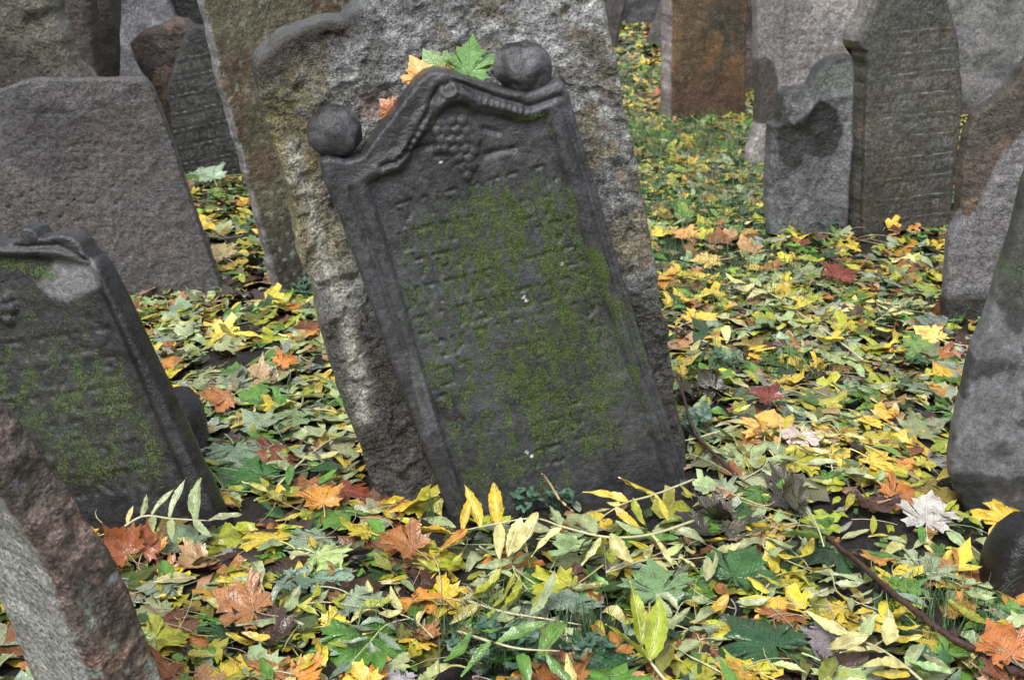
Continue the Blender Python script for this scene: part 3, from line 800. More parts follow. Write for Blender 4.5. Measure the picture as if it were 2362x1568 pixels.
# ---- mossy dark stone in front of the plain slab
def build_mossy():
    pl = Plane(420, 1185, -6, 3)
    out = [(-330, 560), (-200, 530), (-60, 550), (0, 566), (28, 562), (42, 545), (50, 522), (62, 526), (78, 530), (92, 552), (112, 545), (140, 541), (165, 548), (185, 562), (195, 582), (212, 596), (232, 620), (262, 676), (305, 765), (350, 862), (395, 960), (435, 1050), (482, 1150), (530, 1260), (-200, 1400)]
    inner = pl.poly([(-300, 620), (-100, 600), (0, 592), (90, 596), (205, 608), (230, 670), (290, 800), (340, 920), (400, 1060), (450, 1180), (470, 1260), (-260, 1400)])
    o_uw = pl.uw(250, 760); e1 = pl.uw(250, 760) - pl.uw(0, 800); e1 /= np.linalg.norm(e1); e2 = np.array([-e1[1], e1[0]])
    rnd = random.Random(12); st = {}
    bosses = [(10, 690), (4, 715), (14, 740), (-8, 700), (-6, 730), (20, 712)]
    def height(P, sd):
        si, _ = sdpoly(P, inner)
        h = -0.013 * sstep(-0.005, 0.006, si) + 0.006 * np.exp(-((si + 0.014) / 0.007) ** 2)
        L = glyph_rows(P, o_uw, e1, e2, [i * 0.06 for i in range(6)], 0.038, 0.034, 0.014, 0.42, 0.005, rnd)
        lm = (1 - sstep(0.003, 0.008, L)) * sstep(.006, .016, si); st['L'] = lm
        h = h - 0.003 * lm
        for (x, y) in bosses:
            q = pl.uw(x, y); r = .014; d = np.hypot(P[:, 0] - q[0], P[:, 1] - q[1]); h = np.where(d < r, np.maximum(h, -.013 + np.sqrt(np.maximum(r * r - d * d, 0))), h)
        # broken, lower shoulder along the top
        d = dline(P, pl.poly([(-60, 560), (60, 572), (130, 566), (200, 600)])); h = h - 0.008 * np.exp(-(d / 0.005) ** 2)
        return h + 0.006 * (fbm(P[:, 0] * 8, P[:, 1] * 8, 0, 4, 111) - .5) + 0.003 * (fbm(P[:, 0] * 30, P[:, 1] * 30, 0, 4, 112) - .5)
    bare = pl.poly([(120, 600), (215, 600), (235, 660), (150, 700), (110, 690), (80, 660)])
    def mossf(P, sd, y):
        s, _ = sdpoly(P, inner); sb, _ = sdpoly(P, bare)
        n = fbm(P[:, 0] * 8, P[:, 1] * 8, 0, 4, 113)
        lowcut = sstep(pl.uw(330, 1190)[1], pl.uw(330, 1090)[1], P[:, 1])
        n3 = fbm(P[:, 0] * 44, P[:, 1] * 22, 0, 4, 118, .62)
        m = sstep(0.0, .03, s) * sstep(.22, .46, n * .65 + n3 * .35) * lowcut * (1 - sstep(-.01, .01, sb)) * (.30 + .24 * sstep(.35, .68, n3))
        up = sstep(pl.uw(100, 900)[1], pl.uw(100, 650)[1], P[:, 1])
        m = m * (1 - 0.4 * up)
        d = dline(P, pl.poly([(0, 610), (60, 620), (110, 640)])); m = np.maximum(m, np.exp(-(d / .02) ** 2) * .62)
        return m
    def colr(P, sd, y):
        c = tone((54, 54, 55), P, 114, 5, 26, .2)
        sb, _ = sdpoly(P, bare); c = mixc(c, tone((122, 121, 122), P, 115, 6, 30, .1), sstep(-.006, .006, sb) * .9)
        c = mixc(c, tone((36, 36, 37), P, 116, 6, 30, .1), sstep(.52, .66, fbm(P[:, 0] * 5, P[:, 1] * 5, 0, 4, 117)) * .7 * (1 - sstep(-.01, .01, sb)))
        return c
    o, P, sd, hg, mo, V = stone('mossy_gravestone', pl, out, 0.07, 0.004, 0.007, M_DARK, height, colr, mossf, 0.002, 12, 0.002, 16, 0, 110, 4)
    tag(o, 'leaning black gravestone with broken top and raised rim, covered in dark green moss', 'gravestone')
build_mossy()

# ---- low dark block behind the mossy stone
def build_block():
    pl = Plane(430, 1010, -10, 10)
    out = [(330, 930), (392, 906), (415, 915), (438, 950), (452, 1010), (470, 1080), (330, 1080)]
    o, *_ = stone('low_block', pl, out, 0.08, 0.007, 0.02, M_DARK, None, lambda P, sd, y: tone((44, 44, 45), P, 120), None, 0.004, 12, 0.004, 14, 2, 120)
    tag(o, 'low black stone block sunk in the leaves behind the mossy gravestone rim', 'stone')
build_block()

# ---- blurred reddish stone in the lower left corner, seen on its broken edge
def build_corner():
    P0 = ghit(430, 1690)
    pl = Plane(430, 1690, 52, 0)
    out = [(-200, 700), (-70, 830), (0, 918), (28, 938), (62, 985), (110, 1050), (150, 1105), (200, 1185), (255, 1272), (300, 1360), (335, 1440), (388, 1570), (440, 1740), (300, 1800), (225, 1580), (178, 1450), (128, 1325), (70, 1225), (0, 1128), (-80, 1020), (-240, 830)]
    L = pl.poly([(-240, 830), (-80, 1020), (0, 1128), (70, 1225), (128, 1325), (178, 1450), (225, 1580), (300, 1800)])
    def height(P, sd):
        u, w = P[:, 0], P[:, 1]
        b = 1 - np.abs(2 * fbm(u * 14, w * 14, 0, 4, 131, .55) - 1)
        return 0.014 * (b - .6) + 0.014 * (fbm(u * 7, w * 7, 0, 3, 132) - .5) + .007 * (fbm(u * 40, w * 40, 0, 3, 133) - .5)
    def colr(P, sd, y):
        u, w = P[:, 0], P[:, 1]
        c = tone((136, 118, 110), P, 134, 8, 34, .3)
        c = mixc(c, tone((156, 128, 112), P, 135, 8, 34, .2), sstep(.5, .6, fbm(u * 15, w * 15, 0, 4, 136)) * .8)
        c = mixc(c, tone((84, 78, 68), P, 137, 8, 34, .2), sstep(.5, .62, fbm(u * 12 + 4, w * 12, 0, 4, 138)) * .85)
        low = sstep(pl.uw(250, 1250)[1], pl.uw(300, 1450)[1], w)
        c = mixc(c, tone((142, 156, 138), P, 139, 8, 34, .2), sstep(.62, .67, fbm(u * 34, w * 34, 0, 2, 140)) * low * .85)
        c = mixc(c, tone((200, 202, 215), P, 141, 8, 34, .1), sstep(.76, .80, fbm(u * 30 + 7, w * 30, 0, 2, 142)) * (1 - low) * .8)
        face = (dline(P, L) < 0.035) * sstep(0.018, 0.026, y)
        c = mixc(c, lin((166, 166, 162))[None, :] * K, face)
        return c
    o, *_ = stone('broken_gravestone', pl, out, 0.20, 0.005, 0.012, M_CONG, height, colr, None, 0.006, 12, 0.006, 14, 0, 130, 14, foot=False)
    tag(o, 'reddish gravestone showing its broken lichen spotted edge and a smooth grey face', 'gravestone')
    return pl
build_corner()

# ---- right foreground grey stone
def build_right_grey():
    pl = Plane(2290, 1172, -16, 2)
    out = [(2700, -60), (2560, -20), (2450, 180), (2400, 320), (2361, 430), (2330, 560), (2300, 660), (2272, 745), (2240, 825), (2218, 915), (2200, 1000), (2190, 1062), (2192, 1105), (2206, 1140), (2225, 1180), (2240, 1290), (2820, 1290)]
    def height(P, sd): return 0.006 * (fbm(P[:, 0] * 7, P[:, 1] * 7, 0, 4, 151) - .5)
    def colr(P, sd, y):
        u, w = P[:, 0], P[:, 1]
        c = tone((108, 108, 110), P, 152, 5, 26, .18)
        c = mixc(c, tone((52, 52, 53), P, 153, 6, 30, .1), sstep(.56, .66, fbm(u * 20, w * 20, 0, 4, 154)) * .8)
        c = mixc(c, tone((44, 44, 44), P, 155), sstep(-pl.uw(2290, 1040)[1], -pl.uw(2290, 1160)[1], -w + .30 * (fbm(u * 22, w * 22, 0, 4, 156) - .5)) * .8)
        c = mixc(c, tone((64, 66, 58), P, 157, 6, 30, .2), sstep(pl.uw(2330, 800)[1], pl.uw(2340, 560)[1], w) * .7)
        return c
    def mossf(P, sd, y):
        return sstep(pl.uw(2330, 820)[1], pl.uw(2340, 600)[1], P[:, 1]) * sstep(.4, .62, fbm(P[:, 0] * 8, P[:, 1] * 8, 0, 4, 158)) * .42
    o, *_ = stone('grey_gravestone', pl, out, 0.10, 0.004, 0.02, M_FLAT, height, colr, mossf, 0.003, 9, 0.004, 10, 0, 150, 5)
    tag(o, 'smooth slate grey gravestone with rounded edge and dark wet blotches, leaning to the right', 'gravestone')
build_right_grey()

# ---- right middle stone, brown with a dry grey band
def build_right_brown():
    pl = Plane(2225, 732, -12, 4)
    out = [(2620, -60), (2480, 20), (2390, 110), (2352, 160), (2338, 190), (2290, 232), (2244, 266), (2224, 320), (2214, 400), (2209, 480), (2206, 510), (2190, 548), (2184, 600), (2180, 660), (2174, 700), (2172, 790), (2620, 830)]
    g = pl.poly([(2361, 300), (2300, 370), (2268, 440), (2250, 485), (2230, 500), (2212, 480), (2196, 500), (2100, 600), (2120, 690), (2260, 690), (2310, 690), (2420, 500), (2480, 300)])
    def colr(P, sd, y):
        u, w = P[:, 0], P[:, 1]
        c = tone((74, 66, 57), P, 160, 7, 36, .22)
        c = mixc(c, tone((120, 100, 82), P, 161, 7, 36, .2), sstep(.6, .68, fbm(u * 12, w * 12, 0, 4, 162)) * .45)
        s, _ = sdpoly(P, g); c = mixc(c, tone((112, 110, 112), P, 163, 7, 36, .1), sstep(-.004, .006, s) * .9)
        c = mixc(c, tone((40, 40, 40), P, 164), sstep(-pl.uw(2220, 670)[1], -pl.uw(2220, 705)[1], -w + .05 * (fbm(u * 9, w * 9, 0, 3, 165) - .5)) * .9)
        return c
    o_uw = pl.uw(2480, 330); e1 = np.array([1., 0]); e2 = np.array([0, 1.]); rnd = random.Random(3)
    def height(P, sd):
        L = glyph_rows(P, o_uw, e1, e2, [i * .07 for i in range(6)], .035, .03, .014, .35, .005, rnd)
        return .006 * (fbm(P[:, 0] * 8, P[:, 1] * 8, 0, 4, 166) - .5) - .002 * (1 - sstep(.003, .007, L))
    o, *_ = stone('two_toned_gravestone', pl, out, 0.10, 0.006, 0.018, M_PLAIN, height, colr, None, 0.004, 9, 0.004, 12, 0, 160, 5)
    tag(o, 'brown gravestone with slanting shoulder and a wide dry grey band across it', 'gravestone')
build_right_brown()

def lined(P, pl, a, b, nrow, rowh, width, lh, seed, lettering=True):
    """chalky ruled lines and scratched letters: returns line mask, letter mask"""
    o_uw = pl.uw(*a); e1 = pl.uw(*a) - pl.uw(*b); e1 /= np.linalg.norm(e1); e2 = np.array([-e1[1], e1[0]])
    loc = np.stack([(P - o_uw) @ e1, (P - o_uw) @ e2], 1)
    r = -loc[:, 1] / rowh
    d = np.abs(r - np.round(r)) * rowh
    ok = (loc[:, 0] < 0) & (loc[:, 0] > -width) & (r > -0.5) & (r < nrow + .5)
    brk = .25 + .75 * sstep(.34, .48, fbm(loc[:, 0] * 18, np.round(r) * 3.7, 0, 3, seed))
    line = np.exp(-(d / 0.0017) ** 2) * ok * brk
    lm = np.zeros(len(P))
    if lettering:
        L = glyph_rows(P, o_uw, e1, e2, [(i + .28) * rowh for i in range(nrow)], lh, lh * .8, lh * .3, width, .004, random.Random(seed))
        lm = 1 - sstep(.0025, .007, L)
    return line, lm

# ---- dark inscribed stone and broken grey stone on the right
def build_inscribed():
    pl = Plane(2080, 520, 15, 2)
    out = [(1996, 610), (1990, 530), (1992, 430), (1996, 330), (2000, 240), (2004, 150), (2002, 120), (1985, 112), (1980, 96), (1992, 68), (2008, 40), (2018, 10), (2030, -60), (2100, -130), (2170, -60), (2186, 0), (2200, 50), (2212, 100), (2220, 200), (2216, 300), (2206, 400), (2194, 492), (2192, 600)]
    st = {}
    def height(P, sd):
        l, lm = lined(P, pl, (2206, 62), (2006, 80), 10, .076, .275, .026, 171); st['l'] = (l, lm)
        return .005 * (fbm(P[:, 0] * 8, P[:, 1] * 8, 0, 4, 172) - .5) - .0012 * lm - .0006 * l
    def colr(P, sd, y):
        c = tone((80, 79, 73), P, 173, 5, 28, .16)
        c = mixc(c, tone((62, 60, 56), P, 174, 5, 28, .16), sstep(-pl.uw(2100, 300)[1], -pl.uw(2100, 500)[1], -P[:, 1]) * .7)
        c = mixc(c, tone((88, 74, 54), P, 174, 5, 28, .16), sstep(.52, .64, fbm(P[:, 0] * 5, P[:, 1] * 5, 0, 4, 175)) * .25)
        l, lm = st['l']; n = len(l); f = np.zeros(len(P)); f[:n] = np.clip(l * .5 + lm * .10, 0, 1)
        c = mixc(c, tone((168, 166, 160), P, 176), f)
        sidef = sstep(.02, .03, y) * (P[:, 0] < 0)
        return mixc(c, tone((116, 112, 104), P, 177, 8, 20, .35), sidef * .7)
    o, *_ = stone('inscribed_gravestone', pl, out, 0.13, 0.004, 0.006, M_PLAIN, height, colr, None, 0.004, 9, 0.004, 16, 0, 170, 8)
    tag(o, 'dark brown gravestone with shoulders and thin white ruled lines of carved lettering', 'gravestone')
build_inscribed()

def build_broken_grey():
    pl = Plane(1870, 528, 4, 1)
    out = [(1774, 610), (1776, 530), (1774, 420), (1778, 310), (1781, 290), (1796, 284), (1800, 250), (1804, 222), (1818, 206), (1845, 204), (1868, 206), (1876, 186), (1890, 162), (1915, 140), (1945, 130), (1968, 132), (1972, 180), (1968, 330), (1962, 430), (1958, 530), (1958, 610)]
    dk = pl.poly([(1800, 260), (1830, 285), (1862, 262), (1890, 230), (1935, 250), (1945, 290), (1928, 340), (1895, 375), (1870, 360), (1850, 345), (1850, 380), (1825, 390), (1802, 370), (1795, 320)])
    def height(P, sd):
        s, _ = sdpoly(P, dk)
        d = dline(P, pl.poly([(1800, 290), (1850, 285), (1885, 235), (1975, 215)]))
        return .008 * (fbm(P[:, 0] * 8, P[:, 1] * 8, 0, 4, 181) - .5) - .002 * sstep(0, .03, s) + .006 * np.exp(-(d / .02) ** 2)
    def colr(P, sd, y):
        c = tone((110, 110, 113), P, 182, 5, 28, .18)
        c = mixc(c, tone((84, 92, 80), P, 186, 6, 30, .2), sstep(pl.uw(1850, 250)[1], pl.uw(1850, 190)[1], P[:, 1]) * .55)
        s, _ = sdpoly(P, dk); n = .035 * (fbm(P[:, 0] * 12, P[:, 1] * 12, 0, 4, 183) - .5)
        c = mixc(c, tone((27, 27, 26), P, 184, 9, 40, .25), sstep(-.006, .006, s + n) * .96)
        tp = pl.poly([(1778, 300), (1796, 284), (1804, 222), (1818, 206), (1868, 206), (1890, 162), (1915, 140), (1968, 132)])
        c = mixc(c, tone((46, 46, 45), P, 188, 9, 40, .2), np.exp(-((dline(P, tp) + .02 * (fbm(P[:, 0] * 20, P[:, 1] * 20, 0, 3, 189) - .5)) / .016) ** 2) * .9)
        c = mixc(c, tone((58, 58, 58), P, 185, 9, 40, .25), sstep(.55, .66, fbm(P[:, 0] * 7, P[:, 1] * 7, 0, 4, 187)) * .5)
        return c
    o, *_ = stone('broken_shoulder_gravestone', pl, out, 0.10, 0.006, 0.012, M_PLAIN, height, colr, None, 0.005, 12, 0.005, 20, 0, 180, 5)
    tag(o, 'small grey gravestone with broken scrolled top and a large black stain beside the inscribed stone', 'gravestone')
build_broken_grey()

def build_pale():
    pl = Plane(1880, 372, 5, 1)
    out = [(1728, 440), (1730, 352), (1744, 318), (1750, 280), (1751, 200), (1748, 100), (1746, 0), (1746, -80), (1850, -140), (1960, -80), (2000, 0), (2004, 300), (2004, 440)]
    stn = pl.poly([(1746, 140), (1764, 130), (1784, 145), (1795, 190), (1794, 250), (1782, 284), (1746, 286)])
    gl = pl.poly([(1801, -80), (1802, 100), (1800, 380)])
    st = {}
    def height(P, sd):
        l, lm = lined(P, pl, (2000, 30), (1805, 30), 8, .078, .35, .042, 191); st['l'] = (l, lm)
        g = pl.uw(1801, 200)[0]
        return .006 * (fbm(P[:, 0] * 7, P[:, 1] * 7, 0, 4, 192) - .5) - .0032 * lm - .001 * l - .006 * sstep(g, g + .008, P[:, 0])
    def colr(P, sd, y):
        c = tone((150, 143, 140), P, 193, 5, 26, .14)
        c = mixc(c, tone((112, 110, 110), P, 194, 5, 26, .14), sstep(.48, .62, fbm(P[:, 0] * 4, P[:, 1] * 4, 0, 4, 195)) * .7)
        s, _ = sdpoly(P, stn); c = mixc(c, tone((74, 68, 65), P, 196, 5, 26, .06), sstep(-.004, .004, s))
        l, lm = st['l']; n = len(l); f = np.zeros(len(P)); f[:n] = lm * .25
        return mixc(c, tone((196, 184, 176), P, 197), f)
    o, *_ = stone('pale_gravestone', pl, out, 0.12, 0.007, 0.01, M_PLAIN, height, colr, None, 0.004, 7, 0.005, 14, 0, 190, 5)
    tag(o, 'tall pale grey inscribed slab with a long rounded brown water stain down its border', 'gravestone')
build_pale()

def build_rust():
    pl = Plane(1640, 268, 17, 1)
    out = [(1550, 340), (1552, 268), (1550, 180), (1554, 100), (1552, 0), (1548, -90), (1640, -120), (1724, -90), (1725, 0), (1722, 120), (1720, 236), (1720, 330)]
    def colr(P, sd, y):
        u, w = P[:, 0], P[:, 1]
        c = tone((90, 74, 54), P, 200, 4, 26, .2)
        c = mixc(c, tone((66, 62, 52), P, 201, 4, 26, .2), sstep(.46, .6, fbm(u * 4, w * 4, 0, 4, 202)) * .8)
        c = mixc(c, tone((112, 84, 56), P, 203, 4, 26, .2), sstep(.54, .64, fbm(u * 9 + 4, w * 5, 0, 4, 204)) * .6)
        c = mixc(c, tone((80, 58, 48), P, 205, 4, 26, .2), sstep(-pl.uw(1640, 130)[1], -pl.uw(1640, 240)[1], -w) * .8)
        return mixc(c, tone((150, 140, 140), P, 206, 12, 40, .25), sstep(.02, .035, y) * (u < 0) * .95)
    def height(P, sd): return .008 * (fbm(P[:, 0] * 9, P[:, 1] * 9, 0, 4, 207) - .5)
    o, *_ = stone('rust_brown_gravestone', pl, out, 0.19, 0.008, 0.01, M_PLAIN, height, colr, None, 0.008, 7, 0.006, 12, 0, 200, 6)
    tag(o, 'rust brown slab with a pale rough side standing alone on the leafy ground', 'gravestone')
build_rust()

def plain_stone(name, label, base, yaw, lean, out, c1, c2, t=0.12, cell=0.012, bevel=0.012, mat=None, rough=0.006, edge=0.006, hamp=0.008, seed=300, rows=None, c3=None, smooth=0):
    pl = Plane(base[0], base[1], yaw, lean)
    st = {}
    def height(P, sd):
        h = hamp * (fbm(P[:, 0] * 8, P[:, 1] * 8, 0, 4, seed + 1) - .5)
        if rows:
            l, lm = lined(P, pl, *rows, seed + 2); st['l'] = (l, lm); h = h - .0015 * lm - .0006 * l
        return h
    def colr(P, sd, y):
        c = tone(c1, P, seed + 3, 5, 26, .2)
        c = mixc(c, tone(c2, P, seed + 4, 5, 26, .2), sstep(.44, .6, fbm(P[:, 0] * 5, P[:, 1] * 5, 0, 4, seed + 5)) * .85)
        if c3 is not None: c = mixc(c, tone(c3, P, seed + 6, 5, 26, .2), sstep(.56, .64, fbm(P[:, 0] * 10 + 3, P[:, 1] * 10, 0, 4, seed + 7)) * .7)
        low_dark = 1 - sstep(-.02, .22, P[:, 1] + .18 * (fbm(P[:, 0] * 9, P[:, 1] * 9, 0, 4, seed + 9) - .5))  # darker towards the foot, fading out along a noisy edge
        c = c * (1 - .45 * low_dark)[:, None]
        if rows:
            l, lm = st['l']; n = len(l); f = np.zeros(len(P)); f[:n] = np.clip(l * .5 + lm * .12, 0, 1)
            c = mixc(c, tone((150, 148, 142), P, seed + 8), f)
        return c
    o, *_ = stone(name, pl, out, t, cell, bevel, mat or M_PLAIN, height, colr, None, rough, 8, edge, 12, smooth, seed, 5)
    tag(o, label, 'gravestone')
    return o
# far right
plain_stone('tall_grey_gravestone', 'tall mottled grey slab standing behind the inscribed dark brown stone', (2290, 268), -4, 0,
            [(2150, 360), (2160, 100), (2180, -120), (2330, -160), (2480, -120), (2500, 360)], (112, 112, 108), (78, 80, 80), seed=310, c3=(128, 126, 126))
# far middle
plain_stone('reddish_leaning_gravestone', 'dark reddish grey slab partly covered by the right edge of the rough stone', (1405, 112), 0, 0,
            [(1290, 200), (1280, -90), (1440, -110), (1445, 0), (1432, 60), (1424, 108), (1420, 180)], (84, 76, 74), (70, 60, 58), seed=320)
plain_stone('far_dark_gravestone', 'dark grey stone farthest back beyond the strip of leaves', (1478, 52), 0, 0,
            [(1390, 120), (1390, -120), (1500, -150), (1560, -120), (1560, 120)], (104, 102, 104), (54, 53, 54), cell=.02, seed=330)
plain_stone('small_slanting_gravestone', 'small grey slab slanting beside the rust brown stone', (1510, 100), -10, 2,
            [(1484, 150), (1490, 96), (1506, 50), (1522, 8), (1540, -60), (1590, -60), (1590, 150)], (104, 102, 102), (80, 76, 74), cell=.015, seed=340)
plain_stone('dark_wedged_gravestone', 'dark purplish stone wedged between the rust brown slab and the pale slab', (1738, 205), 0, 0,
            [(1660, 300), (1670, -120), (1780, -140), (1800, -100), (1800, 300)], (92, 80, 80), (50, 47, 48), cell=.015, mat=M_CONG, seed=350)  # dark purplish tone is the stone's own mottled colour
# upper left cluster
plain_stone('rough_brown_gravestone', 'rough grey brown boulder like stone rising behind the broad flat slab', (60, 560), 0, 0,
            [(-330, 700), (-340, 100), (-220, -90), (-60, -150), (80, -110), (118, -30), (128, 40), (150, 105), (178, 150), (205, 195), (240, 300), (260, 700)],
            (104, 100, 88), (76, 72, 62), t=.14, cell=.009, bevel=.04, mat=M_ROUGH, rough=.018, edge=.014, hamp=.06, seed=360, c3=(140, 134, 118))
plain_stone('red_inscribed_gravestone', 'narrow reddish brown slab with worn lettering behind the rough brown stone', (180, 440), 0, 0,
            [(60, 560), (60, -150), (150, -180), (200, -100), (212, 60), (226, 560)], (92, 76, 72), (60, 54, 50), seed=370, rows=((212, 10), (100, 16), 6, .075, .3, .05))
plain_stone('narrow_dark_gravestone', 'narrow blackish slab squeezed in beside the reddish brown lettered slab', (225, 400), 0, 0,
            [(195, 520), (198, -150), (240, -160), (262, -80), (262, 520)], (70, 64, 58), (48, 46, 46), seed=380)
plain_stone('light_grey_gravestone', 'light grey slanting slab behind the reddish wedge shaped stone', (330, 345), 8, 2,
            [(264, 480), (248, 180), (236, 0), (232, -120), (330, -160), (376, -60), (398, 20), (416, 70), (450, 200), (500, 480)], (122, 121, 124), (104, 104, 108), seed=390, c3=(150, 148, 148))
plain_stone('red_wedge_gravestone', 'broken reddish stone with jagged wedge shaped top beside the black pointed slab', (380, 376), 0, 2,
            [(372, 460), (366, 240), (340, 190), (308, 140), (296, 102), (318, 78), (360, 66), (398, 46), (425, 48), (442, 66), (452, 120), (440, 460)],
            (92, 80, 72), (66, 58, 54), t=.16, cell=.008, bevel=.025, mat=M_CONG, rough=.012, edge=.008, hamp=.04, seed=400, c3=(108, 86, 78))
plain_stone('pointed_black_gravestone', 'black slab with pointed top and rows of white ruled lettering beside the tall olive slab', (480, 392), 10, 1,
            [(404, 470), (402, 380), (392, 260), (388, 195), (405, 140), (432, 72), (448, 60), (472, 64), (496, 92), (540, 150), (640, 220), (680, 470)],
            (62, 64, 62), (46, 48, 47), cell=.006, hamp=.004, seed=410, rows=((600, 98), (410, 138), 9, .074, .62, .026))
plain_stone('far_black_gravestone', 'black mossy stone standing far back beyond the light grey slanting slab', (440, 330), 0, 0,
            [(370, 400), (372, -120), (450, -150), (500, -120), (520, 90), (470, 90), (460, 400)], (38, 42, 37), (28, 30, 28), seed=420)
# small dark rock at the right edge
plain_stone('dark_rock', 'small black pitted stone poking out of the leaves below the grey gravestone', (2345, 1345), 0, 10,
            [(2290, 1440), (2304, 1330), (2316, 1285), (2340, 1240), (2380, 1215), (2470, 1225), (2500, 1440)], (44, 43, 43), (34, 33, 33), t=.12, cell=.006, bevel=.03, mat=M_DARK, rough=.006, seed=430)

# ================================================================== LEAVES
HALF = [(.05, -.09), (.14, -.15), (.20, -.13), (.30, -.20), (.31, -.10), (.42, -.08), (.35, 0.0), (.31, .05), (.38, .08), (.42, .16), (.56, .20), (.47, .27), (.50, .37), (.40, .37), (.33, .35), (.26, .30),
        (.27, .38), (.31, .46), (.20, .48), (.15, .56), (.07, .62)]
def maple_template(rng, hero=True, crumple=1.0):
    pts = [(x, y) for x, y in HALF] + [(0, .74)] + [(-x, y) for x, y in HALF[::-1]]
    o = np.array(pts)
    if not hero: o = o[[0, 3, 5, 7, 10, 12, 15, 17, 19, 21, 23, 25, 27, 30, 32, 35, 37, 39, 42]]
    o = o * (1 + rng.normal(0, .05, o.shape)) * np.array([rng.uniform(.85, 1.1), 1])
    o[:, 0] += rng.normal(0, .06) * o[:, 1]
    n = len(o)
    if hero:
        rings = [o, o * .72, o * .42]
        V = np.concatenate([*rings, [[0, .02]]]); F = []
        for r in range(2):
            for i in range(n):
                j = i + 1
                if j == n: continue
                F.append((r * n + i, r * n + j, (r + 1) * n + j)); F.append((r * n + i, (r + 1) * n + j, (r + 1) * n + i))
        for i in range(n - 1): F.append((2 * n + i, 2 * n + i + 1, 3 * n))
        # close at the base notch
    else:
        V = np.concatenate([o, [[0, .06]]]); F = [(i, i + 1, n) for i in range(n - 1)]
    x, y = V[:, 0], V[:, 1]
    r = np.hypot(x, y); a = np.arctan2(x, y)
    z = rng.normal(0, .55) * crumple * x * x + rng.normal(0, .45) * crumple * y * y + rng.normal(0, .4) * crumple * x * y
    z = z - .10 * crumple * np.abs(((a / .88 + 20.5) % 1) - .5) * r * 2 * -1
    ph = rng.uniform(0, 6, 3)
    z = z + crumple * (.07 * np.sin(5 * x + ph[0]) * r + .06 * np.sin(7 * y + ph[1]) * r + .05 * np.sin(11 * x + 9 * y + ph[2]) * r)
    if rng.random() < .5: z = z + rng.choice([-1, 1]) * .5 * crumple * np.maximum(0, r - .38) ** 1.2
    return np.stack([x, y, z], 1), np.array(F), np.stack([x + .5, y + .5], 1)
def ash_template(rng, hero=True, width=.16, serr=.05):
    n = 14 if hero else 6
    t = np.linspace(0, 1, n + 1)
    w = width * (np.sin(np.pi * np.clip(t, 0, 1) ** .85) ** .8) * (1 - .25 * t)
    w[0] = .012; w[-1] = .003
    if hero: w = w * (1 + serr * np.where(np.arange(n + 1) % 2, 1, -1)) * (1 + rng.normal(0, .05, n + 1))
    bend = rng.normal(0, .10) * t * t
    cols = ((-1, 0, 1) if not hero else (-1, -.5, 0, .5, 1))
    V = np.stack([np.concatenate([[c * w[i] + bend[i] for c in cols] for i in range(n + 1)]), np.repeat(t, len(cols))], 1)
    U = np.stack([np.concatenate([[c * w[i] for c in cols] for i in range(n + 1)]) + .5, np.repeat(t, len(cols)) + .5], 1)
    k = len(cols); F = []
    for i in range(n):
        for j in range(k - 1):
            a = i * k + j
            F.append((a, a + 1, a + k + 1)); F.append((a, a + k + 1, a + k))
    cx = np.concatenate([[c * w[i] for c in cols] for i in range(n + 1)]); tt = np.repeat(t, k)
    z = abs(rng.normal(.45, .3)) * np.abs(cx) * rng.choice([1, 1, -1]) + rng.normal(0, .22) * (tt - .5) ** 2 * 2 + .02 * np.sin(tt * rng.uniform(8, 16) + rng.uniform(0, 6)) * np.sign(cx) + rng.normal(0, .5) * cx * tt
    return np.stack([V[:, 0], V[:, 1], z], 1), np.array(F), U
def leaf_mesh(name, tmpl, mat, stalk=0.0, bend=0.0):
    V, F, U = tmpl
    F = np.asarray(F); uvs = U
    if stalk:
        k = 5; sv = []; sf = []; n0 = len(V); r = .012
        for i in range(k + 1):
            t = i / k; c = np.array([bend * t * t, -.04 - stalk * t, .01 + .06 * t * (1 - t)])
            for s in range(3):
                an = s * 2.094; sv.append(c + np.array([math.cos(an) * r, 0, math.sin(an) * r]) * (1 + .5 * t))
        for i in range(k):
            for s in range(3):
                a, b = n0 + i * 3 + s, n0 + i * 3 + (s + 1) % 3
                sf += [(a, b, b + 3), (a, b + 3, a + 3)]
        V = np.concatenate([V, np.array(sv)]); F = np.concatenate([F, np.array(sf)])
        uvs = np.concatenate([U, np.full((len(sv), 2), .5)])
    me = fast_mesh(name, V, [F], mat)
    uv = me.uv_layers.new(name='UVMap')
    li = np.empty(len(me.loops), np.int32); me.loops.foreach_get('vertex_index', li)
    uv.data.foreach_set('uv', uvs[li].astype(np.float32).ravel())
    return me

LC = {  # leaf colours as the picture shows them
 'pale green': (160, 174, 122), 'grey green': (132, 150, 124), 'yellow green': (164, 170, 44), 'lemon yellow': (206, 186, 50), 'cream yellow': (208, 204, 132),
 'mid green': (92, 140, 50), 'dark green': (44, 78, 38), 'orange': (204, 144, 48), 'orange brown': (160, 106, 50), 'red brown': (122, 68, 40), 'tan': (174, 138, 94), 'olive': (120, 124, 50), 'ash grey': (164, 160, 156), 'dark brown': (70, 48, 36), 'golden yellow': (222, 190, 50)}
KL = 0.95
W_ASH = {'pale green': .19, 'grey green': .07, 'yellow green': .21, 'lemon yellow': .14, 'cream yellow': .13, 'mid green': .13, 'dark green': .05, 'olive': .08, 'tan': .02, 'orange brown': .02, 'dark brown': .02}
W_MAP = {'pale green': .13, 'grey green': .12, 'yellow green': .12, 'lemon yellow': .10, 'golden yellow': .09, 'mid green': .15, 'dark green': .10, 'orange': .055, 'orange brown': .08, 'red brown': .03, 'tan': .05, 'ash grey': .01, 'dark brown': .04}
def pick_col(W, rng):
    k = list(W); p = np.array([W[i] for i in k]); return k[rng.choice(len(k), p=p / p.sum())]
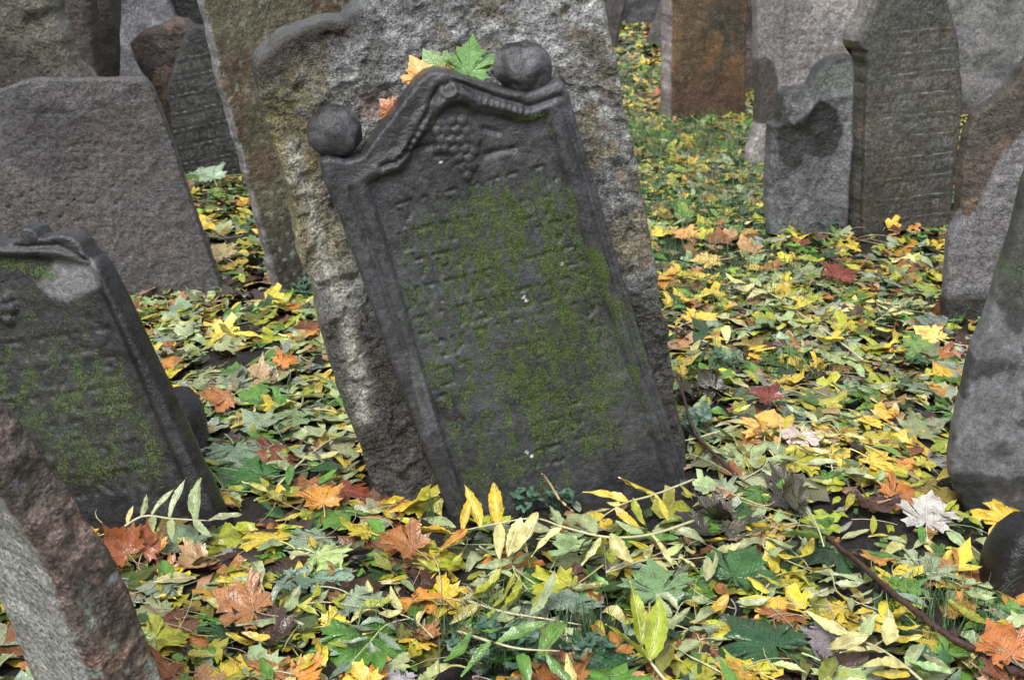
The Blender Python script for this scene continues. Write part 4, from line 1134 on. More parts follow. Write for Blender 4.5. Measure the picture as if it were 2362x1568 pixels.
def leafcol(name, rng, j=.12):
    c = lin(LC[name]) * KL
    return np.clip(c * (1 + rng.normal(0, j)) * (1 + rng.normal(0, j * .5, 3)), .003, .85)

lrng = np.random.default_rng(21)
FLATNESS = ['flat', 'gently waved', 'curled', 'crumpled']
MAPLE = []
for i, cr in enumerate((.25, .25, .5, .5, .85, .85, 1.3, 1.3)):
    MAPLE.append((leaf_mesh('maple_leaf', maple_template(lrng, True, cr), M_MAPLE, .55 if i % 2 else .35, lrng.normal(0, .2)), FLATNESS[i // 2]))
ASH = []
for i in range(8):
    ASH.append((leaf_mesh('ash_leaflet', ash_template(lrng, True, (.15, .17, .20, .13)[i % 4]), M_ASH), 'slender' if i % 4 in (0, 3) else 'broad'))
OVAL = [leaf_mesh('oval_leaf', ash_template(lrng, True, .30, .03), M_ASH, .12) for i in range(4)]

def blocked(x, y, m=0.0):
    for (P, X, A, u0, u1, t) in FOOT:
        dx, dy = x - P[0], y - P[1]
        u = dx * X[0] + dy * X[1]; a = dx * A[0] + dy * A[1]
        if u0 - m < u < u1 + m and -m < a < t + m: return True
    return False
def basis(x, y, yaw, tx, ty):
    """lies on the slope of the ground, turned by yaw, tilted by tx, ty"""
    e = .04
    nx = -(gz(x + e, y) - gz(x - e, y)) / (2 * e); ny = -(gz(x, y + e) - gz(x, y - e)) / (2 * e)
    n = Vector((nx, ny, 1)).normalized()
    q = Vector((0, 0, 1)).rotation_difference(n).to_matrix().to_4x4()
    return q @ Euler((tx, ty, 0)).to_matrix().to_4x4() @ Matrix.Rotation(yaw, 4, 'Z')
def put(me, name, x, y, z, size, yaw, tx, ty, col, label, cat, group=None):
    o = bpy.data.objects.new(name, me); COL.objects.link(o)
    o.matrix_world = Matrix.Translation((x, y, z)) @ basis(x, y, yaw, tx, ty) @ Matrix.Scale(size, 4)
    o.color = (*col, 1)
    tag(o, label, cat, group)
    return o
def at(px, py, dz=0.02):
    p = ghit(px, py, dz); return p[0], p[1], p[2]

WHERE = [('the carved stone', (1300, 1140)), ('the rough stone flank', (860, 1080)), ('the broad flat slab', (380, 680)), ('the mossy black stone', (430, 1180)), ('the lichen spotted broken stone', (400, 1560)),
         ('the smooth grey gravestone', (2260, 1170)), ('the two toned gravestone', (2220, 735)), ('the broken grey gravestone', (1870, 530)), ('the inscribed stone', (2090, 520)), ('the rough stone edge', (1540, 820)),
         ('the long dark twig', (2080, 1390)), ('the long pale frond', (1350, 1230)), ('the fresh green frond', (1180, 1530)), ('the reddish twig', (1640, 1040)), ('the large golden leaf', (1770, 990)), ('the tan brown drooping leaf', (580, 1400)), ('the tall olive slab', (650, 670)), ('the black rock', (2330, 1340)), ('the yellow frond', (1900, 760))]
WHERE = [(n_, ghit(*p_)) for n_, p_ in WHERE]
def where(x, y):
    n_, p_ = min(WHERE, key=lambda w: (w[1][0] - x) ** 2 + (w[1][1] - y) ** 2)
    d = math.hypot(p_[0] - x, p_[1] - y)
    return ('beside ' if d < .16 else 'near ' if d < .4 else 'some way from ') + n_

# ---- leaves one can point at
HERO = []
def hero_maple(px, py, size, yaw, col, label, var, tx=.35, ty=0, dz=.03, j=.03):
    x, y, z = at(px, py, dz)
    c = leafcol(col, lrng, j) if isinstance(col, str) else lin(col) * KL
    o = put(MAPLE[var][0], 'maple_leaf', x, y, z, size * .80, math.radians(yaw), tx * .8, ty, c, label, 'leaf'); HERO.append((px, py, size)); return o
hero_maple(2135, 1205, .14, -10, (192, 187, 178), 'silvery white maple leaf lying face down before the smooth grey gravestone', 3, .5)
hero_maple(2345, 1215, .19, 8, (214, 180, 40), 'bright yellow maple leaf at the foot of the smooth grey gravestone', 2, .55)
hero_maple(950, 1262, .145, 62, (162, 108, 54), 'light brown ribbed maple leaf below the left corner of the carved stone', 4, .45, .2, .045)
hero_maple(585, 1408, .15, 75, (166, 114, 60), 'tan brown maple leaf drooping over green leaves', 5, .5, .2, .05)
hero_maple(1915, 1455, .13, 150, (128, 118, 120), 'purplish grey maple leaf beside a large glossy green one', 1, .4)
hero_maple(1790, 1490, .21, 40, (34, 78, 36), 'large glossy dark green maple leaf flecked with yellow veins', 2, .3)
hero_maple(1520, 1370, .17, 10, (110, 144, 92), 'grey green maple leaf spread flat right of the long pale frond', 0, .3)
hero_maple(1690, 1330, .15, -30, (48, 92, 36), 'dark green ragged maple leaf next to blackened wet leaves', 3, .35)
hero_maple(825, 1455, .20, 180, (70, 120, 30), 'mottled green maple leaf with orange veins pointing toward the stone block', 2, .2)
hero_maple(1765, 1000, .19, -20, (226, 178, 70), 'large golden maple leaf with long pale stalk lying on the litter', 1, .3)
hero_maple(1775, 920, .12, 30, (124, 58, 34), 'deep red maple leaf propped above the golden one', 4, .6, 0, .05)
hero_maple(525, 915, .12, 110, (184, 122, 60), 'copper maple leaf curling on a bare patch of soil', 6, .5, 0, .05)
hero_maple(650, 840, .11, -40, (212, 136, 34), 'orange maple leaf left of the rough stone flank', 4, .3)
hero_maple(690, 945, .22, 170, (130, 154, 104), 'very large grey green maple leaf plastered flat beside the rough stone', 0, .12, 0, .02)
hero_maple(540, 1030, .20, 200, (120, 146, 112), 'wide wet green maple leaf plastered near the mossy rim', 0, .12, 0, .02)
hero_maple(610, 1100, .23, 85, (56, 108, 34), 'broad dark green maple leaf with orange veins, wet and shining', 1, .15, 0, .02)
hero_maple(745, 1160, .13, 15, (202, 142, 40), 'pointed orange maple leaf among pale leaflets', 4, .45, 0, .04)
hero_maple(295, 1275, .11, 60, (150, 86, 38), 'rust maple leaf folded upright before the mossy black stone', 7, 1.0, .3, .05)
hero_maple(330, 1270, .10, -30, (166, 100, 64), 'dull brown maple leaf folded upright beside a rust one', 6, 1.1, -.3, .05)
hero_maple(1845, 1000, .11, 160, (216, 196, 186), 'whitish maple leaf with pink veins on yellow litter', 4, .4, 0, .04)
hero_maple(1580, 545, .16, 30, (226, 164, 78), 'peach orange maple leaf lying right of the rough stone edge', 4, .3, 0, .03)
hero_maple(1650, 600, .16, 90, (226, 196, 92), 'pale gold maple leaf left of the broken grey gravestone', 1, .25, 0, .03)
hero_maple(1935, 640, .17, -20, (128, 58, 30), 'dark red maple leaf below the inscribed stone', 4, .4, 0, .04)
hero_maple(1510, 515, .17, 150, (140, 164, 112), 'pale green maple leaf with a dark hole touching the rough stone edge', 0, .25, 0, .03)
hero_maple(490, 410, .20, 30, (150, 172, 140), 'pale silvery green maple leaf in front of the pointed black slab', 4, .6, 0, .05)
hero_maple(515, 592, .15, 40, (228, 204, 130), 'cream maple leaf between the broad slab and the tall olive slab', 3, .4, 0, .03)
hero_maple(2330, 1510, .14, 20, (178, 108, 40), 'orange brown maple leaf beside the long dark twig', 5, .5, 0, .04)
hero_maple(2060, 1150, .13, -60, (178, 112, 36), 'rusty orange maple leaf left of the silvery white one', 4, .35)
hero_maple(1410, 1505, .15, 130, (40, 84, 40), 'thick dark green maple leaf at the end of the bright green frond', 5, .5)
hero_maple(2160, 780, .15, 40, (232, 206, 104), 'pale yellow maple leaf in front of the two toned gravestone', 1, .3)
hero_maple(2100, 800, .15, -90, (112, 148, 72), 'green maple leaf with a yellow centre near the two toned gravestone', 2, .3)

# leaves caught between the carved stone and the rough one
def leaf_on_top(px, py, size, rot, col, label, var, back=.07):
    u, w = PL_MAIN.uw(px, py)
    P = PL_MAIN.world(u, back, w)
    o = bpy.data.objects.new('maple_leaf', MAPLE[var][0]); COL.objects.link(o)
    M = PL_MAIN.matrix().to_3x3().to_4x4()
    o.matrix_world = Matrix.Translation(P) @ M @ Matrix.Rotation(math.radians(rot), 4, 'Y') @ Matrix.Rotation(math.radians(78), 4, 'X') @ Matrix.Scale(size, 4)
    o.color = (*(lin(col) * KL), 1); tag(o, label, 'leaf')
leaf_on_top(1092, 176, .10, 4, (112, 160, 84), 'fresh green maple leaf standing on top of the carved stone', 0, .055)
leaf_on_top(1030, 180, .085, -35, (140, 170, 110), 'pale green maple leaf wedged behind the peak of the carved stone', 1, .075)
leaf_on_top(985, 192, .07, -30, (232, 178, 92), 'apricot maple leaf peeping over the peak of the carved stone', 2, .07)
leaf_on_top(1055, 190, .06, 10, (236, 186, 110), 'apricot leaf tip in front of the fresh green maple leaf', 3, .06)
leaf_on_top(912, 268, .045, -50, (168, 98, 32), 'bright orange leaf tucked behind the left shoulder of the carved stone', 2, .08)

# ---- tubes
def tube(name, pts, r0, r1, mat, k=6, parent=None, wob=0.0, sub=5):
    p = smooth_poly(np.asarray(pts), sub, False)
    if wob: p = p + lrng.normal(0, wob, p.shape)
    n = len(p); V, F = [], []
    for i in range(n):
        d = Vector(p[min(i + 1, n - 1)] - p[max(i - 1, 0)]).normalized()
        a = d.orthogonal().normalized(); b = d.cross(a)
        r = r0 + (r1 - r0) * i / (n - 1)
        for s in range(k):
            an = 2 * math.pi * s / k
            V.append(Vector(p[i]) + (a * math.cos(an) + b * math.sin(an)) * r)
    for i in range(n - 1):
        for s in range(k):
            a, b = i * k + s, i * k + (s + 1) % k
            F.append((a, b, b + k, a + k))
    F.append(tuple(range(k))[::-1]); F.append(tuple(range((n - 1) * k, n * k)))
    return mesh_obj(name, V, F, mat, parent)

# ---- ash fronds: a stalk with leaflets
def frond(pts, leaf_specs, label, group=None, stalk=M_STEM, r=.0030):
    """pts in world; leaf_specs: list of (t, side angle deg, length, colour, tilt)"""
    pts = np.asarray(pts, float)
    root = bpy.data.objects.new('ash_frond', None); COL.objects.link(root)
    root.location = pts[0]; root.empty_display_size = .02
    tag(root, label, 'leaf frond', group)
    sp = smooth_poly(pts, 8, False)
    st = tube('stem', pts - pts[0], r, r * .45, stalk, 5, root)
    seg = np.linalg.norm(np.diff(sp, axis=0), axis=1); cum = np.concatenate([[0], np.cumsum(seg)]); cum /= cum[-1]
    for (t, ang, ln, col, tx) in leaf_specs:
        p = np.array([np.interp(t, cum, sp[:, i]) for i in range(3)])
        q = np.array([np.interp(min(t + .05, 1), cum, sp[:, i]) for i in range(3)]) - np.array([np.interp(max(t - .05, 0), cum, sp[:, i]) for i in range(3)])
        yaw = math.atan2(q[1], q[0]) - math.pi / 2 + math.radians(ang)
        me = ASH[lrng.integers(len(ASH))][0]
        o = bpy.data.objects.new('leaflet', me); COL.objects.link(o); o.parent = root
        rel = p - pts[0]
        # tx: how far the leaflet's tip rises (+) or droops (-)
        ln = ln * .86
        o.matrix_local = Matrix.Translation(rel) @ Matrix.Rotation(yaw, 4, 'Z') @ Euler((tx, lrng.normal(0, .25), 0)).to_matrix().to_4x4() @ Matrix.Scale(ln, 4)
        o.color = (*leafcol(col, lrng, .06), 1)
    return root
def frond_px(pxs, leaf_specs, label, dz=.03, **k):
    return frond([at(a, b, dz if len(c) == 0 else c[0]) for (a, b, *c) in pxs], leaf_specs, label, **k)
cy, py_, ly, gy = 'cream yellow', 'pale green', 'lemon yellow', 'golden yellow'
frond_px([(1600, 1200, .085), (1500, 1232, .092), (1400, 1238, .095), (1300, 1215, .10), (1230, 1195, .105), (1120, 1212, .085), (1040, 1230, .06)],
      [(.10, 120, .085, py_, -.6), (.22, 118, .095, cy, -.62), (.24, -70, .08, py_, .1), (.36, 105, .09, cy, -.5), (.40, 65, .085, cy, -.5), (.42, -62, .10, py_, .1), (.55, 60, .10, cy, -.5), (.56, -50, .09, py_, .1),
       (.64, 70, .115, cy, -.5), (.72, 85, .11, cy, -.5), (.80, 95, .10, cy, -.5), (.81, -85, .11, gy, .75), (.88, -90, .115, gy, .85), (.95, -85, .09, gy, .8), (.93, 70, .09, 'orange', -.3), (1.0, 5, .10, gy, 0)],
      'long pale yellow frond with leaflets hanging from a white stalk before the carved stone')
frond_px([(1600, 1105, .07), (1510, 1140, .09), (1440, 1160, .095), (1390, 1190, .09)],
      [(.2, 80, .06, 'yellow green', -.3), (.45, -60, .10, 'lemon yellow', .3), (.50, 85, .09, 'lemon yellow', -.5), (.72, -45, .11, 'lemon yellow', .25), (.7, 80, .085, 'yellow green', -.5), (.86, 75, .08, 'lemon yellow', -.4), (.98, 0, .09, 'lemon yellow', 0)],
      'bright yellow frond leaning on the lower right of the carved stone')
frond_px([(275, 1222, .05), (330, 1190, .075), (400, 1196, .08), (480, 1200, .07)],
      [(.10, 70, .05, cy, .6), (.25, 70, .06, py_, .7), (.4, 65, .08, py_, .7), (.42, -70, .06, py_, -.4), (.62, 65, .10, py_, .8), (.62, -75, .07, py_, -.4), (.85, 60, .11, py_, .8), (.85, -75, .07, py_, -.4), (1, 0, .08, py_, 0)],
      'pale green frond standing up against the mossy black stone')
frond_px([(1055, 1455, .05), (1130, 1478, .085), (1200, 1495, .09), (1290, 1500, .075)],
      [(.25, -85, .085, 'mid green', -.4), (.3, 60, .10, 'mid green', .2), (.48, -85, .095, 'mid green', -.45), (.52, 60, .11, 'mid green', .25), (.72, -75, .09, 'mid green', -.4), (.85, 45, .12, 'mid green', .15), (.9, -65, .09, 'mid green', -.4)],
      'fresh green frond arching over grass in the foreground')
frond_px([(1080, 1385, .03), (1160, 1410, .04), (1250, 1425, .04), (1340, 1440, .03)],
      [(.1, 70, .10, 'yellow green', .5), (.3, 75, .11, 'yellow green', .6), (.45, 70, .10, 'yellow green', .5), (.12, -80, .09, cy, -.2), (.3, -75, .08, 'yellow green', -.3), (.62, 60, .12, py_, .6), (.8, -60, .09, 'olive', -.2)],
      'yellow green frond lying across the litter below the long pale frond')
frond_px([(700, 1440, .03), (650, 1415, .04), (620, 1385, .04), (600, 1340, .03)],
      [(.2, 60, .11, py_, .15), (.25, -70, .10, py_, .2), (.5, 70, .10, 'grey green', .1), (.5, -65, .09, 'grey green', .4), (.9, 60, .07, py_, .2), (1, 0, .09, py_, .2)],
      'pale green frond of narrow leaflets beside the tan brown maple leaf')
frond_px([(2150, 1590, .03), (2080, 1530, .04), (2020, 1490, .045), (1960, 1470, .04)],
      [(.3, 60, .10, cy, .2), (.35, -70, .10, py_, .2), (.6, 70, .11, cy, .2), (.6, -60, .10, cy, .3), (.85, 60, .10, cy, .1), (.9, -70, .08, py_, .3), (1, 0, .10, cy, .3)],
      'cream frond with white stalk next to the purplish grey maple leaf')
frond_px([(1540, 1575, .04), (1500, 1525, .06), (1480, 1490, .07)],
      [(.5, 50, .12, 'yellow green', .7), (.6, -50, .13, 'yellow green', .7), (1, 0, .13, 'yellow green', .9), (.3, -60, .10, 'olive', .2)],
      'upright yellow green frond with three tall pointed leaflets')
frond_px([(1860, 1170, .06), (1885, 1215, .09), (1900, 1260, .08)],
      [(.5, 140, .12, 'mid green', -.3), (.95, 150, .09, 'mid green', -.3), (.9, -140, .10, 'mid green', -.2)],
      'green frond with two hanging leaflets beside the long dark twig')
frond_px([(1990, 830, .03), (1900, 760, .04), (1840, 720, .04), (1800, 690, .03)],
      [(.2, 60, .10, ly, .1), (.3, -60, .10, ly, .1), (.45, 60, .10, 'yellow green', .1), (.5, -60, .11, ly, .1), (.7, 60, .10, 'yellow green', .1), (.75, -60, .10, ly, .1), (1, 0, .11, ly, .1)],
      'yellow frond lying flat in the wide leafy strip')
frond_px([(1800, 690, .03), (1760, 670, .04), (1720, 665, .04)], [(.3, 70, .11, cy, .1), (.4, -60, .11, cy, .1), (.8, 50, .12, cy, .1), (.9, -40, .12, cy, .1)], 'cream leaflets spread like fingers left of the yellow frond')
frond_px([(640, 1120, .02), (700, 1060, .03), (770, 1010, .03), (830, 1000, .03)], [(.2, 60, .10, py_, 0), (.4, 55, .11, py_, 0), (.4, -60, .10, cy, .1), (.7, 50, .11, py_, 0), (.75, -60, .10, py_, 0), (1, 0, .10, py_, 0)], 'grey green frond lying along the foot of the rough stone')
# further fronds in the litter
fr = np.random.default_rng(77)
nf = 0
while nf < 46:
    px, py = fr.uniform(300, 2361), 300 + 1268 * fr.random() ** .8
    x, y, z = at(px, py, .022)
    a = fr.uniform(0, 6.28); L = fr.uniform(.13, .23)
    if blocked(x, y, .09) or blocked(x + math.cos(a) * L, y + math.sin(a) * L, .05): continue
    pts = []
    for i in range(4):
        t = i / 3; aa = a + fr.normal(0, .12) * i
        xx, yy = x + math.cos(aa) * L * t, y + math.sin(aa) * L * t
        pts.append((xx, yy, gz(xx, yy) + .024 + .012 * math.sin(math.pi * t)))
    cn = pick_col({'pale green': .3, 'cream yellow': .2, 'yellow green': .25, 'lemon yellow': .15, 'grey green': .1}, fr)
    npair = fr.integers(3, 5); sp = []
    for i in range(npair):
        t = .28 + .6 * i / npair
        for s in (-1, 1):
            if fr.random() < .9: sp.append((t, s * fr.uniform(45, 75), fr.uniform(.05, .085), cn, fr.normal(.08, .15)))
    sp.append((1, fr.normal(0, 12), fr.uniform(.06, .085), cn, .1))
    frond(pts, sp, f'{cn} ash frond of {len(sp)} leaflets {where(x, y)}', 'ash fronds dropped among the leaves', r=.0017); nf += 1

# ---- twigs and stalks
def twig(pxs, r0, r1, label, mat=M_TWIG, name='twig', wob=.0012):
    o = tube(name, [at(a, b, c) for a, b, c in pxs], r0, r1, mat, 7, None, wob)
    tag(o, label, 'twig' if name == 'twig' else 'stalk'); return o
twig([(1885, 1225, .02), (1960, 1280, .035), (2040, 1350, .04), (2130, 1425, .04), (2230, 1490, .035), (2361, 1555, .03), (2480, 1600, .03)], .0045, .0085, 'long dark brown twig lying diagonally over the leaves')
tw = twig([(1562, 862, .10), (1580, 930, .07), (1605, 1000, .05), (1650, 1050, .04), (1700, 1095, .03)], .0028, .0048, 'thin reddish twig beside the lower right edge of the carved stone')
twig([(1590, 985, .04), (1620, 1015, .04), (1650, 1050, .04)], .002, .0028, 'short side twig joining the thin reddish twig')
twig([(1322, 1180, .05), (1290, 1150, .08), (1268, 1115, .11), (1250, 1092, .135)], .0028, .0022, 'pale bare stalk leaning against the foot of the carved stone', M_STRAW, 'stalk', .0004)
twig([(1450, 1290, .03), (1400, 1320, .035), (1560, 1260, .03)], .0018, .0014, 'curved cream stalk lying under the long pale frond', M_STEM, 'stalk', .0004)
twig([(1795, 965, .05), (1800, 1000, .07), (1790, 1040, .05)], .0025, .002, 'cream stalk of the large golden maple leaf', M_STEM, 'stalk', .0004)
twig([(1650, 1120, .03), (1760, 1165, .03), (1800, 1140, .03)], .0022, .0014, 'long straw coloured stalk near the litter heap', M_STRAW, 'stalk', .0004)
twig([(1740, 970, .03), (1640, 1000, .035), (1560, 1020, .03)], .0024, .0016, 'straight green white stalk right of the litter heap', M_STEM, 'stalk', .0004)

# ---- single leaves on top of the litter (the largest ones in view)
srng = np.random.default_rng(5)
KEEP = [(1040, 1130, 1620, 1300), (1340, 1090, 1520, 1190), (270, 1150, 500, 1240), (1050, 1440, 1310, 1568), (1390, 1400, 1530, 1568), (1880, 1190, 2361, 1240), (1960, 1440, 2100, 1540)]
def free_px(rng, lo, hi, power):
    while True:
        px = rng.uniform(-60, 2420); py = lo + (hi - lo) * rng.random() ** power
        x, y, z = at(px, py, 0)
        if blocked(x, y, .045): continue
        if any(a - 25 < px < c + 25 and b - 10 < py < d + 35 for a, b, c, d in KEEP): continue
        if any(abs(px - a) < 340 * sz and -150 * sz < py - b < 260 * sz for a, b, sz in HERO): continue
        if px < 330 and py > 1200 and (px < 330 - (1640 - py) * .4): continue
        return px, py, x, y, z
HERO_SOIL = 0
SOIL = [at(540, 830, 0)[:2] + (.11,), at(1900, 880, 0)[:2] + (.10,), at(590, 770, 0)[:2] + (.06,), at(1650, 1250, 0)[:2] + (.06,), at(700, 1500, 0)[:2] + (.03,), at(1290, 1500, 0)[:2] + (.04,), at(2180, 1440, 0)[:2] + (.05,)]
def soilhit(x, y):
    return any((x - a) ** 2 + ((y - b)) ** 2 < r * r for a, b, r in SOIL)
n = 0
while n < 262:
    px, py, x, y, z = free_px(srng, 640, 1650, .62)
    if soilhit(x, y) and srng.random() < .85: continue
    cn = pick_col(W_MAP, srng)
    v = srng.integers(0, 8) if cn in ('orange', 'orange brown', 'tan', 'red brown', 'dark brown', 'ash grey') else srng.integers(0, 5)
    put(MAPLE[v][0], 'maple_leaf', x, y, z + srng.uniform(.010, .026), srng.uniform(.06, .13), srng.uniform(0, 6.28), srng.normal(.06, .10), srng.normal(0, .10), leafcol(cn, srng, .14),
        f'{MAPLE[v][1]} {cn} maple leaf {where(x, y)}', 'leaf', f'fallen {cn} maple leaves'); n += 1
n = 0
while n < 230:
    px, py, x, y, z = free_px(srng, 700, 1650, .62)
    if soilhit(x, y) and srng.random() < .8: continue
    cn = pick_col(W_ASH, srng); v = srng.integers(0, 8)
    put(ASH[v][0], 'ash_leaflet', x, y, z + srng.uniform(.014, .030), srng.uniform(.045, .085), srng.uniform(0, 6.28), srng.normal(.07, .14), srng.normal(0, .2), leafcol(cn, srng, .12),
        f'{ASH[v][1]} {cn} ash leaflet on litter {where(x, y)}', 'leaf', f'fallen {cn} ash leaflets'); n += 1
n = 0
while n < 60:
    px, py, x, y, z = free_px(srng, 700, 1650, .62)
    cn = pick_col({'pale green': .2, 'lemon yellow': .3, 'yellow green': .2, 'mid green': .12, 'orange brown': .1, 'ash grey': .05, 'cream yellow': .1}, srng)
    put(OVAL[srng.integers(0, 4)], 'oval_leaf', x, y, z + srng.uniform(.016, .036), srng.uniform(.035, .065), srng.uniform(0, 6.28), srng.normal(.12, .2), srng.normal(0, .2), leafcol(cn, srng, .1),
        f'small oval {cn} leaf on litter {where(x, y)}', 'leaf', f'fallen small oval {cn} leaves'); n += 1

# ---- the mass of leaves below and beyond
def litter(name, templates, N, W, size, mat, seed, zmax, label, dark=0.0, dmax=14.0):
    rng = np.random.default_rng(seed)
    # positions: uniform over the ground in a wedge somewhat wider than the view, thinning with distance
    d = []; X = []
    while len(X) < N:
        k = N
        dd = np.sqrt(rng.uniform(1.7 ** 2, dmax ** 2, k)); keep = rng.random(k) < np.where(dd < 4.5, 1.0, np.where(dd < 9, .5, .22))
        dd = dd[keep]; hw = .40 * dd + .35
        xx = rng.uniform(-1, 1, len(dd)) * (.40 * dmax + .35); ok = np.abs(xx) < hw
        xx, dd = xx[ok], dd[ok]
        bl = np.zeros(len(xx), bool)
        for (P, Xa, A, u0, u1, t) in FOOT:
            dx, dy = xx - P[0], dd - P[1]
            u = dx * Xa[0] + dy * Xa[1]; a = dx * A[0] + dy * A[1]
            bl |= (u > u0 - .012) & (u < u1 + .012) & (a > -.012) & (a < t + .012)
        for (sx, sy, sr) in SOIL:
            rr = np.hypot(xx - sx, dd - sy) / sr
            bl |= (rr < 1) & (rng.random(len(xx)) < .93 - .3 * rr)
        bl |= rng.random(len(xx)) < .35 * sstep(.55, .68, fbm(xx * 3.1, dd * 3.1, 0, 3, 500))
        X += list(xx[~bl]); d += list(dd[~bl])
    X = np.array(X[:N]); Y = np.array(d[:N])
    Z = ground(X, Y) + rng.uniform(.002, zmax, N)
    yaw = rng.uniform(0, 2 * math.pi, N); tx = rng.normal(.05, .12, N); ty = rng.normal(0, .12, N)
    tx = tx + (ground(X, Y + .04) - ground(X, Y - .04)) / .08; ty = ty - (ground(X + .04, Y) - ground(X - .04, Y)) / .08   # lie along the slope
    cz, sz = np.cos(yaw), np.sin(yaw); cx_, sx_ = np.cos(tx), np.sin(tx); cy_, sy_ = np.cos(ty), np.sin(ty)
    O, I = np.zeros(N), np.ones(N)
    Rz = np.stack([np.stack([cz, -sz, O], 1), np.stack([sz, cz, O], 1), np.stack([O, O, I], 1)], 1)
    Rx = np.stack([np.stack([I, O, O], 1), np.stack([O, cx_, -sx_], 1), np.stack([O, sx_, cx_], 1)], 1)
    Ry = np.stack([np.stack([cy_, O, sy_], 1), np.stack([O, I, O], 1), np.stack([-sy_, O, cy_], 1)], 1)
    R = np.einsum('nij,njk,nkl->nil', Rx, Ry, Rz)
    S = rng.uniform(size[0], size[1], N)
    keys = list(W); pr = np.array([W[k] for k in keys]); pr /= pr.sum()
    ci = rng.choice(len(keys), N, p=pr)
    pt = np.clip((fbm(X * 2.3, Y * 2.3, 0, 3, 520) - .28) / .44, 0, .999); cum_ = np.cumsum(pr)
    same = rng.random(N) < .38
    ci[same] = np.searchsorted(cum_, pt[same])
    ci = np.clip(ci, 0, len(keys) - 1); base = np.array([lin(LC[k]) * KL for k in keys])[ci]
    base = np.clip(base * (1 + rng.normal(0, .16, (N, 1))) * (1 + rng.normal(0, .07, (N, 3))), .003, .85)
    old = rng.random(N) < dark
    base[old] = base[old] * .35 + lin((60, 44, 34)) * .5
    rn = rng.random(N)
    vs_, fs_, us_, cs_, rs_ = [], [], [], [], []; off = 0
    ti = rng.integers(0, len(templates), N)
    for k, (V, F, U) in enumerate(templates):
        q = np.nonzero(ti == k)[0]
        W_ = np.einsum('nij,vj->nvi', R[q], V) * S[q][:, None, None] + np.stack([X[q], Y[q], Z[q]], 1)[:, None, :]
        m = len(V)
        vs_.append(W_.reshape(-1, 3)); fs_.append((F[None] + (np.arange(len(q)) * m)[:, None, None] + off).reshape(-1, 3))
        us_.append(np.tile(U, (len(q), 1))); cs_.append(np.repeat(base[q], m, 0)); rs_.append(np.repeat(rn[q], m)); off += m * len(q)
    V = np.concatenate(vs_); F = np.concatenate(fs_); U = np.concatenate(us_); C = np.concatenate(cs_)
    me = fast_mesh(name, V, [F], mat)
    uv = me.uv_layers.new(name='UVMap'); li = np.empty(len(me.loops), np.int32); me.loops.foreach_get('vertex_index', li)
    uv.data.foreach_set('uv', U[li].astype(np.float32).ravel())
    set_color(me, 'col', C)
    a = me.attributes.new('rnd', 'FLOAT', 'POINT'); a.data.foreach_set('value', np.concatenate(rs_).astype(np.float32))
    o = bpy.data.objects.new(name, me); COL.objects.link(o)
    tag(o, label, 'leaf litter', kind='stuff')
trng = np.random.default_rng(9)
def scrap_template(rng):
    m = 8; a = np.sort(rng.uniform(0, 2 * math.pi, m)); rr = rng.uniform(.25, .55, m)
    V = np.concatenate([np.stack([np.cos(a) * rr * rng.uniform(.5, 1), np.sin(a) * rr, rng.normal(0, .09, m)], 1), [[0, 0, rng.normal(0, .05)]]])
    F = np.array([(i, (i + 1) % m, m) for i in range(m)])
    return V, F, V[:, :2] * .5 + .62
litter('maple_leaf_litter', [maple_template(trng, False, c) for c in (.25, .5, .7, 1.0, 1.3)], 19000, W_MAP, (.05, .115), M_MAPLE_L, 41, .016, 'countless fallen maple leaves covering the burial ground', .18)
litter('ash_leaf_litter', [ash_template(trng, False, w) for w in (.14, .17, .2, .15)], 36000, W_ASH, (.045, .088), M_ASH_L, 42, .024, 'countless fallen ash leaflets covering the burial ground', .10)

litter('leaf_scrap_litter', [scrap_template(trng) for i in range(8)], 22000, {'olive': .2, 'orange brown': .16, 'tan': .12, 'dark brown': .16, 'mid green': .14, 'yellow green': .1, 'red brown': .06, 'cream yellow': .06}, (.025, .06), M_ASH_L, 43, .026, 'torn brown and green scraps of fallen leaves between the whole ones', .25)

